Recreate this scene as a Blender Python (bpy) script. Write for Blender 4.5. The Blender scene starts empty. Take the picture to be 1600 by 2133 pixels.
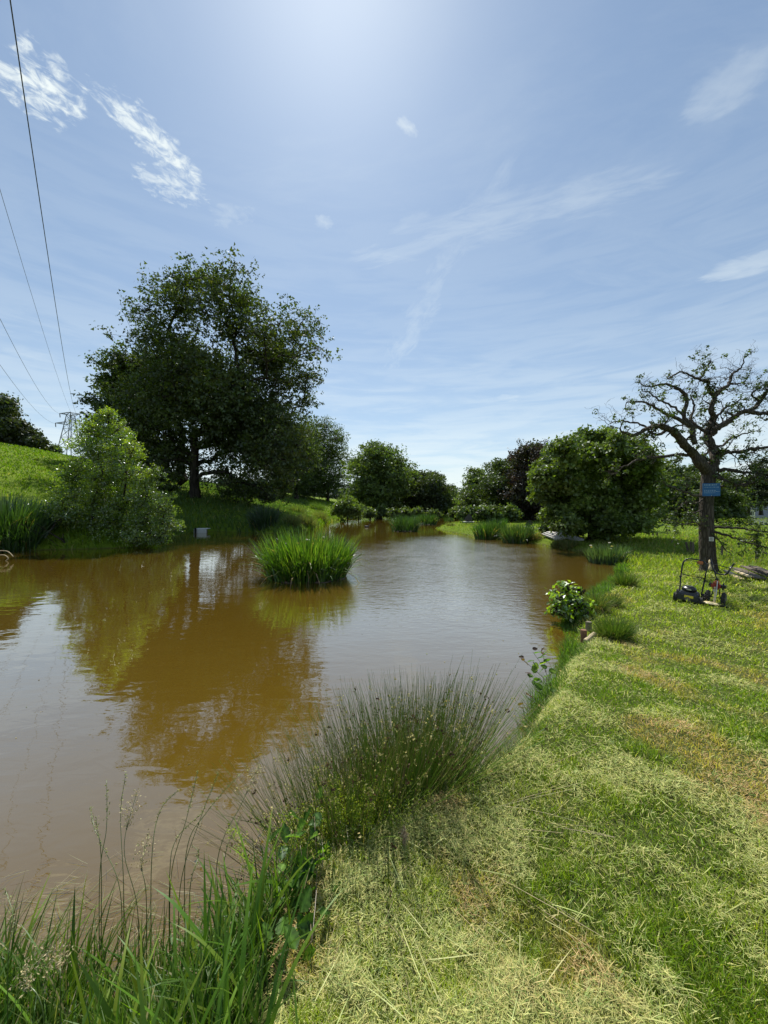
import bpy, bmesh, math, random
import numpy as np
from mathutils import Vector, Matrix

random.seed(7)
RNG = np.random.default_rng(11)
R = math.radians
S = bpy.context.scene
COL = S.collection

# ------------------------------------------------------------------ camera, world, sun
EYE = 2.1
HOR = 1050.0          # photo row of the horizon
F = 800.0             # focal length in photo pixels (photo is 1600 wide)
cam_d = bpy.data.cameras.new('camera')
cam_d.sensor_fit = 'HORIZONTAL'; cam_d.sensor_width = 36.0; cam_d.lens = 18.0
cam_d.shift_y = -(1066.5 - HOR) / 1600.0
cam_d.clip_start = 0.05; cam_d.clip_end = 5000
cam = bpy.data.objects.new('camera', cam_d); COL.objects.link(cam)
cam.location = (0, 0, EYE); cam.rotation_euler = (R(90), 0, 0)
S.camera = cam

SUN_EL, SUN_AZ = R(56), R(-8)       # azimuth measured from +Y towards +X
sd = Vector((math.sin(SUN_AZ) * math.cos(SUN_EL), math.cos(SUN_AZ) * math.cos(SUN_EL), math.sin(SUN_EL)))
sun_d = bpy.data.lights.new('sun', 'SUN'); sun_d.energy = 4.6; sun_d.angle = R(0.53); sun_d.color = (1.0, 0.955, 0.87)
sun = bpy.data.objects.new('sun', sun_d); COL.objects.link(sun)
sun.rotation_euler = sd.to_track_quat('Z', 'Y').to_euler(); sun.location = (0, 0, 60)

S.view_settings.view_transform = 'Standard'; S.view_settings.look = 'None'
S.view_settings.exposure = 0.42; S.view_settings.gamma = 1.0; S.view_settings.use_curve_mapping = False
S.render.engine = 'CYCLES'
S.cycles.max_bounces = 6; S.cycles.diffuse_bounces = 2; S.cycles.glossy_bounces = 3
S.cycles.transmission_bounces = 4; S.cycles.transparent_max_bounces = 4
S.cycles.sample_clamp_indirect = 4.0
S.cycles.caustics_reflective = False; S.cycles.caustics_refractive = False
S.cycles.use_denoising = True


class NT:
    """tiny helper to write node trees"""
    def __init__(s, tree):
        s.t = tree; s.n = tree.nodes; s.l = tree.links; s.n.clear()

    def add(s, kind, inputs=None, **props):
        nd = s.n.new(kind)
        for k, v in props.items():
            setattr(nd, k, v)
        for k, v in (inputs or {}).items():
            sock = nd.inputs[k]
            if isinstance(v, bpy.types.NodeSocket):
                s.l.new(v, sock)
            else:
                sock.default_value = v
        return nd

    def math(s, op, a, b=0.0, clamp=False):
        nd = s.add('ShaderNodeMath', {0: a, 1: b}, operation=op); nd.use_clamp = clamp
        return nd.outputs[0]

    def mix(s, f, a, b, mode='MIX'):
        nd = s.add('ShaderNodeMix', data_type='RGBA', blend_type=mode)
        for i, v in ((0, f), (6, a), (7, b)):
            if isinstance(v, bpy.types.NodeSocket): s.l.new(v, nd.inputs[i])
            else: nd.inputs[i].default_value = v if i == 0 or len(v) == 4 else (*v, 1)
        return nd.outputs[2]

    def ramp(s, f, stops, interp='LINEAR'):
        nd = s.add('ShaderNodeValToRGB', {0: f}); cr = nd.color_ramp; cr.interpolation = interp
        while len(cr.elements) < len(stops): cr.elements.new(0.5)
        for e, (p, c) in zip(cr.elements, stops):
            e.position = p; e.color = (c, c, c, 1) if isinstance(c, (int, float)) else (*c, 1)
        return nd.outputs[0]

    def noise(s, vec, scale, detail=3.0, rough=0.55, dist=0.0, out=0):
        i = {'Scale': scale, 'Detail': detail, 'Roughness': rough, 'Distortion': dist}
        if vec is not None: i['Vector'] = vec
        return s.add('ShaderNodeTexNoise', i).outputs[out]


W = bpy.data.worlds.new('World'); S.world = W; W.use_nodes = True
w = NT(W.node_tree)
sky = w.add('ShaderNodeTexSky', sky_type='NISHITA', sun_disc=False)
sky.sun_elevation = SUN_EL; sky.sun_rotation = SUN_AZ
sky.altitude = 100; sky.air_density = 1.0; sky.dust_density = 0.55; sky.ozone_density = 1.6
tc = w.add('ShaderNodeTexCoord')
sep = w.add('ShaderNodeSeparateXYZ', {0: tc.outputs['Generated']})
zz = w.math('MAXIMUM', sep.outputs[2], 0.02)
deck = w.add('ShaderNodeCombineXYZ', {0: w.math('DIVIDE', sep.outputs[0], zz), 1: w.math('DIVIDE', sep.outputs[1], zz), 2: 0.0}).outputs[0]


def deck_of(px, py):
    z = max((HOR - py) / F, 0.03)
    return ((px - 800) / F / z, 1.0 / z)


def cloud(p0, p1, width, strength, scale, lo, hi, stretch=3.0, detail=7.0):
    """a streak of cloud on the high deck between two photo points"""
    a, b = deck_of(*p0), deck_of(*p1)
    cx, cy = (a[0] + b[0]) / 2, (a[1] + b[1]) / 2
    L = math.hypot(b[0] - a[0], b[1] - a[1]) / 2; ang = math.atan2(b[1] - a[1], b[0] - a[0])
    mp = w.add('ShaderNodeMapping', {'Vector': deck, 'Location': (cx, cy, 0), 'Rotation': (0, 0, ang), 'Scale': (L, width, 1)}, vector_type='TEXTURE').outputs[0]
    warp = w.noise(mp, 1.6, 3, 0.6, out=1)
    mpw = w.add('ShaderNodeVectorMath', {0: mp, 1: w.add('ShaderNodeVectorMath', {0: w.add('ShaderNodeVectorMath', {0: warp, 1: (.5, .5, .5)}, operation='SUBTRACT').outputs[0], 1: (.9, .9, 0)}, operation='MULTIPLY').outputs[0]}, operation='ADD').outputs[0]
    ln = w.add('ShaderNodeVectorMath', {0: mpw}, operation='LENGTH').outputs['Value']
    body = w.ramp(ln, [(0.0, 1.0), (0.45, 0.8), (1.0, 0.0)], 'EASE')
    mp2 = w.add('ShaderNodeMapping', {'Vector': deck, 'Location': (cx, cy, 0), 'Rotation': (0, 0, ang), 'Scale': (1.0 / scale * stretch, 1.0 / scale, 1)}, vector_type='TEXTURE').outputs[0]
    nz = w.noise(mp2, 1.0, detail, 0.62, 0.6)
    nz = w.math('ADD', nz, w.math('MULTIPLY', w.math('SUBTRACT', body, 1.0), 0.42))
    m = w.ramp(nz, [(lo, 0.0), (hi, 1.0)], 'EASE')
    return w.math('MULTIPLY', w.math('MULTIPLY', m, w.ramp(ln, [(0.0, 1.0), (0.75, 0.7), (1.25, 0.0)])), strength)


clouds = [
    cloud((-80, 70), (225, 275), 0.16, 1.0, 30.0, 0.30, 0.60, 1.3),
    cloud((140, 110), (455, 425), 0.080, 0.95, 34.0, 0.26, 0.60, 1.4),
    cloud((240, 320), (460, 440), 0.13, 0.7, 34.0, 0.28, 0.64, 1.3),
    cloud((425, 470), (545, 430), 0.09, 0.22, 16.0, 0.2, 0.6, 1.0),
    cloud((835, 280), (865, 250), 0.05, 0.45, 10.0, 0.2, 0.55, 1.0),
    cloud((645, 465), (705, 462), 0.05, 0.35, 6.0, 0.15, 0.6, 1.0),
    cloud((640, 560), (1560, 330), 0.17, 0.24, 18.0, 0.10, 0.62, 3.5),
    cloud((790, 800), (1180, 120), 0.13, 0.22, 18.0, 0.12, 0.62, 3.0),
    cloud((1400, 240), (1660, 120), 0.10, 0.20, 9.0, 0.05, 0.55, 1.6),
    cloud((1440, 580), (1720, 520), 0.13, 0.32, 9.0, 0.05, 0.5, 2.0),
    cloud((1050, 840), (1085, 815), 0.22, 0.40, 3.0, 0.1, 0.5, 1.0),
    cloud((-40, 735), (190, 760), 0.35, 0.30, 1.0, 0.1, 0.6, 2.0),
    cloud((640, 835), (740, 815), 0.28, 0.40, 1.6, 0.1, 0.6, 2.0),
]
acc = clouds[0]
for c in clouds[1:]:
    acc = w.math('MAXIMUM', acc, c)
vn = w.noise(w.add('ShaderNodeMapping', {'Vector': deck, 'Rotation': (0, 0, R(28)), 'Scale': (0.45, 1.1, 1)}).outputs[0], 1.1, 8, 0.66, 0.8)
veil = w.math('MULTIPLY', w.ramp(vn, [(0.40, 0.0), (0.72, 1.0)], 'EASE'), 0.16)
low = w.ramp(sep.outputs[2], [(0.0, 1.0), (0.10, 0.68), (0.24, 0.34), (0.45, 0.14), (0.75, 0.0)], 'EASE')
ln2 = w.noise(w.add('ShaderNodeMapping', {'Vector': tc.outputs['Generated'], 'Scale': (2.2, 2.2, 17)}).outputs[0], 2.0, 6, 0.6, 0.4)
lowc = w.math('MULTIPLY', low, w.ramp(ln2, [(0.34, 0.40), (0.62, 0.92)], 'EASE'))
acc = w.math('MAXIMUM', w.math('ADD', acc, veil), lowc, True)
SKY_K = 0.074
hsv = w.add('ShaderNodeHueSaturation', {'Color': sky.outputs[0], 'Saturation': 0.90, 'Value': 1.0, 'Fac': 1.0})
skyc = w.mix(1.0, w.mix(0.20, hsv.outputs[0], (4.9, 6.4, 9.3, 1)), (.95, 1.07, 1.10, 1), 'MULTIPLY')
out = w.mix(acc, skyc, (9.5, 10.3, 10.2, 1))
bg = w.add('ShaderNodeBackground', {'Color': out, 'Strength': SKY_K})
w.add('ShaderNodeOutputWorld', {'Surface': bg.outputs[0]})

# ------------------------------------------------------------------ mesh helpers


def tag(o, label=None, cat=None, group=None, kind=None):
    if label: o['label'] = label
    if cat: o['category'] = cat
    if group: o['group'] = group
    if kind: o['kind'] = kind
    return o


def empty(name, loc=(0, 0, 0), label=None, cat=None, group=None, rz=0.0):
    o = bpy.data.objects.new(name, None); COL.objects.link(o)
    o.location = loc; o.rotation_euler = (0, 0, rz); o.empty_display_size = 0.1
    return tag(o, label, cat, group)


def mesh_np(name, V, faces, mat, parent=None, col=None, smooth=False, loc=None):
    """faces: list of (n,k) index arrays"""
    me = bpy.data.meshes.new(name)
    V = np.asarray(V, np.float32).reshape(-1, 3)
    me.vertices.add(len(V)); me.vertices.foreach_set('co', V.ravel())
    faces = [np.asarray(f, np.int32) for f in faces if len(f)]
    nl = sum(f.size for f in faces); nf = sum(len(f) for f in faces)
    me.loops.add(nl); me.loops.foreach_set('vertex_index', np.concatenate([f.ravel() for f in faces]))
    me.polygons.add(nf)
    tot = np.concatenate([np.full(len(f), f.shape[1], np.int32) for f in faces])
    st = np.concatenate([[0], np.cumsum(tot)[:-1]]).astype(np.int32)
    me.polygons.foreach_set('loop_start', st)
    me.polygons.foreach_set('use_smooth', np.full(nf, smooth, dtype=bool))
    me.update(calc_edges=True); me.validate()
    if col is not None:
        a = me.color_attributes.new('col', 'FLOAT_COLOR', 'POINT')
        c = np.ones((len(V), 4), np.float32); c[:, :3] = col
        a.data.foreach_set('color', c.ravel())
    me.materials.append(mat)
    o = bpy.data.objects.new(name, me); COL.objects.link(o)
    if parent: o.parent = parent
    if loc is not None: o.location = loc
    return o


def cat_geo(parts):
    """join [(V, [faces], C)] into one"""
    Vs, F3, F4, Cs, off = [], [], [], [], 0
    for V, fs, C in parts:
        Vs.append(V)
        for f in fs:
            if len(f): (F3 if f.shape[1] == 3 else F4).append(f + off)
        Cs.append(C); off += len(V)
    fs = []
    if F3: fs.append(np.concatenate(F3))
    if F4: fs.append(np.concatenate(F4))
    return np.concatenate(Vs), fs, np.concatenate(Cs)


def vnoise(x, y, seed=0):
    xi = np.floor(x).astype(np.int64); yi = np.floor(y).astype(np.int64)
    fx = x - xi; fy = y - yi
    fx = fx * fx * (3 - 2 * fx); fy = fy * fy * (3 - 2 * fy)

    def h(a, b):
        n = (a * 374761393 + b * 668265263 + seed * 1442695041) & 0xFFFFFFFF
        n = ((n ^ (n >> 13)) * 1274126177) & 0xFFFFFFFF
        return ((n ^ (n >> 16)) & 0xFFFF) / 65535.0
    a = h(xi, yi); b = h(xi + 1, yi); c = h(xi, yi + 1); d = h(xi + 1, yi + 1)
    return (a * (1 - fx) + b * fx) * (1 - fy) + (c * (1 - fx) + d * fx) * fy


def fbm(x, y, seed=0, o=4):
    v = 0; a = .5; t = 0
    for i in range(o):
        v = v + a * vnoise(x * 2 ** i, y * 2 ** i, seed + i); t += a; a *= .5
    return v / t


def sstep(a, b, x):
    t = np.clip((x - a) / (b - a), 0, 1); return t * t * (3 - 2 * t)


def vary(c, n, amt=0.25, hue=0.08):
    c = np.asarray(c, float)
    if c.ndim == 1: c = np.tile(c, (n, 1))
    v = 1 + RNG.uniform(-amt, amt, (n, 1))
    return np.clip(c * v * (1 + RNG.uniform(-hue, hue, (n, 3))), 0, 1)


def blades(P, L, Wd, az, lean, bend, nseg=4, col=(.1, .2, .03), side=None, wmid=0.35, wbase=0.6, tipcol=None):
    """curved tapering grass blades; every argument may be an array. Returns V, faces, C"""
    n = len(P); P = np.asarray(P, float)
    L, Wd, az, lean, bend = [np.broadcast_to(np.asarray(a, float), (n,)) for a in (L, Wd, az, lean, bend)]
    if side is None: side = az + math.pi / 2 + RNG.normal(0, .5, n)
    sx, sy = np.cos(side), np.sin(side)
    V = np.zeros((n, 2 * nseg + 1, 3)); pos = P.copy()
    for i in range(nseg + 1):
        t = i / nseg
        if i:
            th = lean + bend * (t - .5 / nseg)
            st = L / nseg
            pos = pos + np.stack([np.cos(az) * np.sin(th) * st, np.sin(az) * np.sin(th) * st, np.cos(th) * st], 1)
        if i == nseg:
            V[:, 2 * nseg] = pos
        else:
            wp = (wbase + (1 - wbase) * t / wmid) if t < wmid else (1 - (t - wmid) / (1 - wmid)) ** .7
            hw = Wd * wp / 2
            V[:, 2 * i] = pos - np.stack([sx * hw, sy * hw, 0 * hw], 1)
            V[:, 2 * i + 1] = pos + np.stack([sx * hw, sy * hw, 0 * hw], 1)
    k = 2 * nseg + 1; b = (np.arange(n) * k)[:, None]
    fs = [b + np.array([[2 * nseg - 2, 2 * nseg - 1, 2 * nseg]])]
    if nseg > 1:
        q = np.array([[2 * i, 2 * i + 1, 2 * i + 3, 2 * i + 2] for i in range(nseg - 1)])
        fs.append((b[:, :, None] + q[None]).reshape(-1, 4))
    C = np.repeat(np.asarray(col, float)[:, None] if np.ndim(col) == 2 else np.tile(np.asarray(col, float), (n, 1))[:, None], k, 1)
    if tipcol is not None:
        tt = (np.arange(k) // 2 / nseg)[None, :, None] ** 3
        C = C * (1 - tt) + np.asarray(tipcol)[None, None, :] * tt
    return V.reshape(-1, 3), fs, C.reshape(-1, 3)


def leafs3(P, size, nrm, col, aspect=0.9):
    n = len(P); nrm = nrm / (np.linalg.norm(nrm, axis=1, keepdims=True) + 1e-9)
    r = RNG.normal(size=(n, 3)); a = np.cross(nrm, r); a /= np.linalg.norm(a, axis=1, keepdims=True) + 1e-9
    b = np.cross(nrm, a); s = np.broadcast_to(np.asarray(size, float), (n,))[:, None]
    V = np.stack([P - a * s * .55 - b * s * aspect * .25, P + a * s * .25 - b * s * aspect * .4, P + a * s * .2 + b * s * aspect * .6], 1)
    f = (np.arange(n) * 3)[:, None] + np.array([[0, 1, 2]])
    return V.reshape(-1, 3), [f], np.repeat(col[:, None], 3, 1).reshape(-1, 3)


def leafs(P, size, nrm, col, fold=0.25, aspect=0.62):
    """rhombic leaves around points P facing nrm"""
    n = len(P); nrm = nrm / (np.linalg.norm(nrm, axis=1, keepdims=True) + 1e-9)
    r = RNG.normal(size=(n, 3)); a = np.cross(nrm, r); a /= np.linalg.norm(a, axis=1, keepdims=True) + 1e-9
    b = np.cross(nrm, a); s = np.broadcast_to(np.asarray(size, float), (n,))[:, None]
    V = np.stack([P - a * s * .5, P - b * s * aspect * .5 + nrm * s * fold * .3, P + a * s * .5, P + b * s * aspect * .5 + nrm * s * fold * .3], 1)
    f = (np.arange(n) * 4)[:, None] + np.array([[0, 1, 2, 3]])
    return V.reshape(-1, 3), [f], np.repeat(col[:, None], 4, 1).reshape(-1, 3)


def edges_tubes(P0, P1, r0, r1, sides=5, col=(.05, .04, .03)):
    P0 = np.asarray(P0, float); P1 = np.asarray(P1, float); n = len(P0)
    d = P1 - P0; d /= np.linalg.norm(d, axis=1, keepdims=True) + 1e-9
    ref = np.where(np.abs(d[:, 2:3]) < .9, np.array([[0, 0, 1.]]), np.array([[1., 0, 0]]))
    a = np.cross(d, ref); a /= np.linalg.norm(a, axis=1, keepdims=True); b = np.cross(d, a)
    ang = np.arange(sides) / sides * 2 * math.pi
    ring = np.cos(ang)[None, :, None] * a[:, None] + np.sin(ang)[None, :, None] * b[:, None]
    V = np.concatenate([P0[:, None] + ring * np.asarray(r0).reshape(-1, 1, 1), P1[:, None] + ring * np.asarray(r1).reshape(-1, 1, 1)], 1)
    i = np.arange(sides); j = (i + 1) % sides
    q = np.stack([i, j, j + sides, i + sides], 1)
    f = ((np.arange(n) * 2 * sides)[:, None, None] + q[None]).reshape(-1, 4)
    return V.reshape(-1, 3), [f], np.tile(np.asarray(col, float), (n * 2 * sides, 1))


def poly_tube(pts, rad, sides=6, col=(.05, .04, .03), cap=True):
    """one smooth tube through pts"""
    P = np.asarray(pts, float); n = len(P); rad = np.broadcast_to(np.asarray(rad, float), (n,))
    T = np.gradient(P, axis=0); T /= np.linalg.norm(T, axis=1, keepdims=True) + 1e-9
    a = np.cross(T[0], [0, 0, 1.]);
    if np.linalg.norm(a) < .1: a = np.cross(T[0], [1., 0, 0])
    A = []
    for k in range(n):
        a = a - T[k] * np.dot(a, T[k]); a /= np.linalg.norm(a) + 1e-9; A.append(a)
    A = np.array(A); B = np.cross(T, A)
    ang = np.arange(sides) / sides * 2 * math.pi
    V = P[:, None] + (np.cos(ang)[None, :, None] * A[:, None] + np.sin(ang)[None, :, None] * B[:, None]) * rad[:, None, None]
    i = np.arange(sides); j = (i + 1) % sides; q = np.stack([i, j, j + sides, i + sides], 1)
    f = ((np.arange(n - 1) * sides)[:, None, None] + q[None]).reshape(-1, 4)
    V = V.reshape(-1, 3); fs = [f]
    if cap:
        V = np.concatenate([V, P[:1], P[-1:]]); c0, c1 = n * sides, n * sides + 1
        fs.append(np.concatenate([np.stack([np.full(sides, c0), j, i], 1), np.stack([np.full(sides, c1), i + (n - 1) * sides, j + (n - 1) * sides], 1)]))
    return V, fs, np.tile(np.asarray(col, float), (len(V), 1))


def smooth_path(pts, k=6):
    P = np.asarray(pts, float); P = np.concatenate([[2 * P[0] - P[1]], P, [2 * P[-1] - P[-2]]]); o = []
    for i in range(1, len(P) - 2):
        for s in range(k):
            t = s / k; a, b, c, d = P[i - 1:i + 3]
            o.append(.5 * (2 * b + (c - a) * t + (2 * a - 5 * b + 4 * c - d) * t * t + (3 * b - a - 3 * c + d) * t ** 3))
    o.append(P[-2]); return np.array(o)

# ------------------------------------------------------------------ materials


def leaf_mat(name, trans=0.45, gloss=0.35, spec=0.08, tint=(1.35, 1.5, .45), k=1.0):
    m = bpy.data.materials.new(name); m.use_nodes = True; n = NT(m.node_tree)
    c = n.add('ShaderNodeVertexColor', layer_name='col').outputs[0]
    if k != 1: c = n.mix(1.0, c, (k, k, k, 1), 'MULTIPLY')
    d = n.add('ShaderNodeBsdfDiffuse', {'Color': c})
    t = n.add('ShaderNodeBsdfTranslucent', {'Color': n.mix(1.0, c, (*tint, 1), 'MULTIPLY')})
    g = n.add('ShaderNodeBsdfGlossy', {'Color': (.9, .95, 1, 1), 'Roughness': gloss})
    m1 = n.add('ShaderNodeMixShader', {0: trans, 1: d.outputs[0], 2: t.outputs[0]})
    m2 = n.add('ShaderNodeMixShader', {0: spec, 1: m1.outputs[0], 2: g.outputs[0]})
    n.add('ShaderNodeOutputMaterial', {0: m2.outputs[0]}); return m


def flat_mat(name, color, rough=0.6, metal=0.0, noise=0.25, nscale=12, bump=0.0, spec=0.5, stretch=(1, 1, 1)):
    m = bpy.data.materials.new(name); m.use_nodes = True; n = NT(m.node_tree)
    tcd = n.add('ShaderNodeTexCoord').outputs['Object']
    mp = n.add('ShaderNodeMapping', {'Vector': tcd, 'Scale': stretch}).outputs[0]
    nz = n.noise(mp, nscale, 6, .65)
    c = n.mix(n.math('MULTIPLY', nz, 1.0), tuple(max(0, x * (1 - noise * 1.6)) for x in color), tuple(min(1, x * (1 + noise)) for x in color))
    p = n.add('ShaderNodeBsdfPrincipled', {'Base Color': c, 'Roughness': rough, 'Metallic': metal, 'Specular IOR Level': spec})
    if bump:
        b = n.add('ShaderNodeBump', {'Height': nz, 'Strength': 1.0, 'Distance': bump}); n.l.new(b.outputs[0], p.inputs['Normal'])
    n.add('ShaderNodeOutputMaterial', {0: p.outputs[0]}); return m


def bark_mat(name, c1, c2, scale=9, dist=0.02):
    m = bpy.data.materials.new(name); m.use_nodes = True; n = NT(m.node_tree)
    g = n.add('ShaderNodeTexCoord').outputs['Object']
    mp = n.add('ShaderNodeMapping', {'Vector': g, 'Scale': (1, 1, .22)}).outputs[0]
    v = n.add('ShaderNodeTexVoronoi', {'Vector': n.mix(.12, mp, n.noise(mp, 5, 3, out=1)), 'Scale': scale}, feature='DISTANCE_TO_EDGE').outputs[0]
    nz = n.noise(g, scale * 2, 6, .7)
    hgt = n.math('ADD', n.ramp(v, [(0, 0.), (.25, 1.)]), n.math('MULTIPLY', nz, .8))
    c = n.mix(n.math('MULTIPLY', hgt, .55), c1, c2)
    moss = n.ramp(n.noise(g, 1.7, 4), [(.55, 0.), (.7, 1.)])
    c = n.mix(n.math('MULTIPLY', moss, .35), c, (.07, .08, .03))
    p = n.add('ShaderNodeBsdfPrincipled', {'Base Color': c, 'Roughness': .9, 'Specular IOR Level': .2})
    b = n.add('ShaderNodeBump', {'Height': hgt, 'Strength': 1.0, 'Distance': dist}); n.l.new(b.outputs[0], p.inputs['Normal'])
    n.add('ShaderNodeOutputMaterial', {0: p.outputs[0]}); return m


M = {}
M['leaf'] = leaf_mat('tree leaves', .38, .45, .035)
M['bush'] = leaf_mat('glossy alder leaves', .55, .30, .085, (1.5, 1.6, .45))
M['reed'] = leaf_mat('iris leaves', .45, .36, .05)
M['grass'] = leaf_mat('grass blades', .45, .5, .02)
M['fgrass'] = leaf_mat('broad grass blades', .48, .45, .014)
M['rush'] = leaf_mat('rush stems', .15, .35, .06)
M['dry'] = leaf_mat('dry stems', .25, .5, .012, (1.1, 1.0, .8))
M['bark'] = bark_mat('dark oak bark', (.018, .014, .010), (.075, .062, .048), 3.0, .05)
M['bark2'] = bark_mat('grey oak bark', (.028, .022, .017), (.125, .105, .082), 16, .02)
M['wood'] = flat_mat('weathered wood', (.16, .13, .10), .85, 0, .5, 9, .006, .3, (1, 6, 6))
M['palewood'] = flat_mat('pale sawn wood', (.55, .45, .27), .75, 0, .3, 14, .003, .3, (1, 6, 6))
M['slat'] = flat_mat('silver weathered boards', (.50, .49, .46), .7, 0, .3, 10, .004, .3, (1, 5, 5))
M['white'] = flat_mat('white board paint', (.62, .62, .58), .6, 0, .2, 8)
M['blackp'] = flat_mat('black plastic', (.015, .016, .019), .35, 0, .4, 30)
M['blackm'] = flat_mat('black steel tube', (.012, .012, .013), .3, .1, .3, 30)
M['deck'] = flat_mat('graphite deck paint', (.03, .034, .045), .35, .2, .3, 15)
M['rubber'] = flat_mat('dusty tyre rubber', (.04, .038, .034), .85, 0, .5, 25, .003)
M['hub'] = flat_mat('wheel hub plastic', (.16, .15, .13), .55, 0, .4, 25)
M['red'] = flat_mat('red engine cowl', (.33, .03, .02), .4, 0, .4, 20)
M['orange'] = flat_mat('orange plastic', (.50, .16, .05), .5, 0, .3, 20)
M['cream'] = flat_mat('cream cutter guard', (.72, .60, .33), .5, 0, .3, 20)
M['silver'] = flat_mat('bare metal', (.55, .55, .55), .35, .8, .3, 20)
M['yellow'] = flat_mat('yellow label print', (.75, .60, .05), .5, 0, .25, 60, 0, .4, (1, 1, 4))
M['steel'] = flat_mat('galvanised lattice steel', (.20, .21, .23), .6, .4, .2, 1)
M['wire'] = flat_mat('overhead conductor', (.06, .06, .065), .5, .3, .2, 1)
M['bluesign'] = flat_mat('blue sign face', (.015, .13, .34), .5, 0, .35, 7)
M['signtext'] = flat_mat('pale sign lettering', (.35, .50, .62), .5, 0, .2, 7)
M['darktext'] = flat_mat('dark print', (.03, .03, .03), .6)
M['mud'] = flat_mat('wet bank mud', (.09, .06, .035), .6, 0, .5, 8, .02)
M['wallc'] = flat_mat('cream render', (.70, .66, .55), .8, 0, .12, 2)
M['roofg'] = flat_mat('grey slate roof', (.22, .22, .25), .7, 0, .3, 3, .02, .3, (1, 1, 6))
M['frame'] = flat_mat('white window frame', (.8, .8, .78), .5, 0, .05, 2)
M['glass'] = flat_mat('dark window glass', (.03, .035, .04), .08, 0, .1, 2)
M['duck'] = flat_mat('dark plumage', (.03, .028, .025), .7, 0, .4, 20)

# ------------------------------------------------------------------ shoreline and terrain


def wat(px, py):
    Y = EYE * F / (py - HOR); return ((px - 800) / F * Y, Y)


shore_px = [(1130, 1430), (1170, 1375), (1190, 1335),
            (1168, 1305), (1178, 1282), (1232, 1246), (1270, 1212), (1296, 1180), (1262, 1168), (1216, 1153), (1160, 1141),
            (1100, 1132), (1040, 1125), (980, 1117), (925, 1107), (900, 1101), (925, 1094), (965, 1088), (975, 1081), (900, 1077),
            (835, 1075), (760, 1076), (715, 1081), (690, 1086), (672, 1094), (655, 1103), (610, 1109),
            (560, 1112), (500, 1109), (440, 1107), (395, 1109), (355, 1124), (300, 1140), (200, 1144), (90, 1146), (0, 1150)]
shore = [wat(*p) for p in shore_px]
shore += [(-22, 14.5), (-26, 9), (-22, 3), (-13, -2.2), (-7, -2.6), (-3.6, -1.4), (-2.2, -.4), (-1.4, .5), (-1.1, 1.0), (-.85, 1.45), (-.6, 1.85), (-.2, 2.15), (.25, 2.42), (.75, 2.8), (1.22, 3.45)]
SH = np.array(shore); SH = np.concatenate([SH, SH[:1]])
_c = np.concatenate([SH[-2:-1], SH, SH[1:2]]); o = []
for i in range(1, len(_c) - 2):
    for s in range(3):
        t = s / 3; a, b, c, d = _c[i - 1:i + 3]
        o.append(.5 * (2 * b + (c - a) * t * .8 + (2 * a - 5 * b + 4 * c - d) * t * t * .8 + (3 * b - a - 3 * c + d) * t ** 3 * .8) if False else b + (c - b) * (t * t * (3 - 2 * t) * .0 + t))
SH = np.array(o)
for _ in range(2):
    SH = (np.roll(SH, 1, 0) + 2 * SH + np.roll(SH, -1, 0)) / 4
A0, A1 = SH, np.roll(SH, -1, 0)


def sdist(x, y):
    """signed distance to the shoreline, positive on land"""
    x = np.asarray(x, np.float32).ravel(); y = np.asarray(y, np.float32).ravel()
    res = np.empty(len(x), np.float32)
    ax, ay = A0[:, 0].astype(np.float32), A0[:, 1].astype(np.float32); bx, by = (A1[:, 0]).astype(np.float32), A1[:, 1].astype(np.float32)
    dx, dy = bx - ax, by - ay; ll = dx * dx + dy * dy + 1e-9
    for s in range(0, len(x), 30000):
        X = x[s:s + 30000, None]; Y = y[s:s + 30000, None]
        t = np.clip(((X - ax) * dx + (Y - ay) * dy) / ll, 0, 1)
        d = np.sqrt(((X - ax - t * dx) ** 2 + (Y - ay - t * dy) ** 2).min(1))
        cond = (ay > Y) != (by > Y)
        xi = ax + (Y - ay) / np.where(np.abs(dy) < 1e-9, 1e-9, dy) * dx
        ins = ((cond & (X < xi)).sum(1) % 2) == 1
        res[s:s + 30000] = np.where(ins, -d, d)
    return res


def gfun(d): return 24 * (1 - np.exp(-np.clip(d, 0, None) / 24))


RID = np.array([(-400, 905), (0, 925), (60, 934), (130, 946), (200, 960), (300, 985), (400, 1004), (500, 1016), (600, 1027), (690, 1039), (750, 1048), (800, 1056), (840, 1062), (880, 1068), (940, 1071), (1000, 1075), (2500, 1075)], float)
_pxs = np.linspace(-400, 1000, 60); AMP = []
for _p in _pxs:
    Ys = np.geomspace(12, 110, 140); Xs = (_p - 800) / F * Ys
    dd = sdist(Xs, Ys); t = (HOR - np.interp(_p, RID[:, 0], RID[:, 1])) / F
    # land beyond the last water crossing only
    idx = np.where(dd < 0)[0]; k0 = idx[-1] + 3 if len(idx) else 0
    g = gfun(dd[k0:]); ok = g > .5
    AMP.append(max(0.0, float(((t * Ys[k0:][ok] + EYE - 0.3) / g[ok]).min())))
AMP = np.array(AMP)


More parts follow.
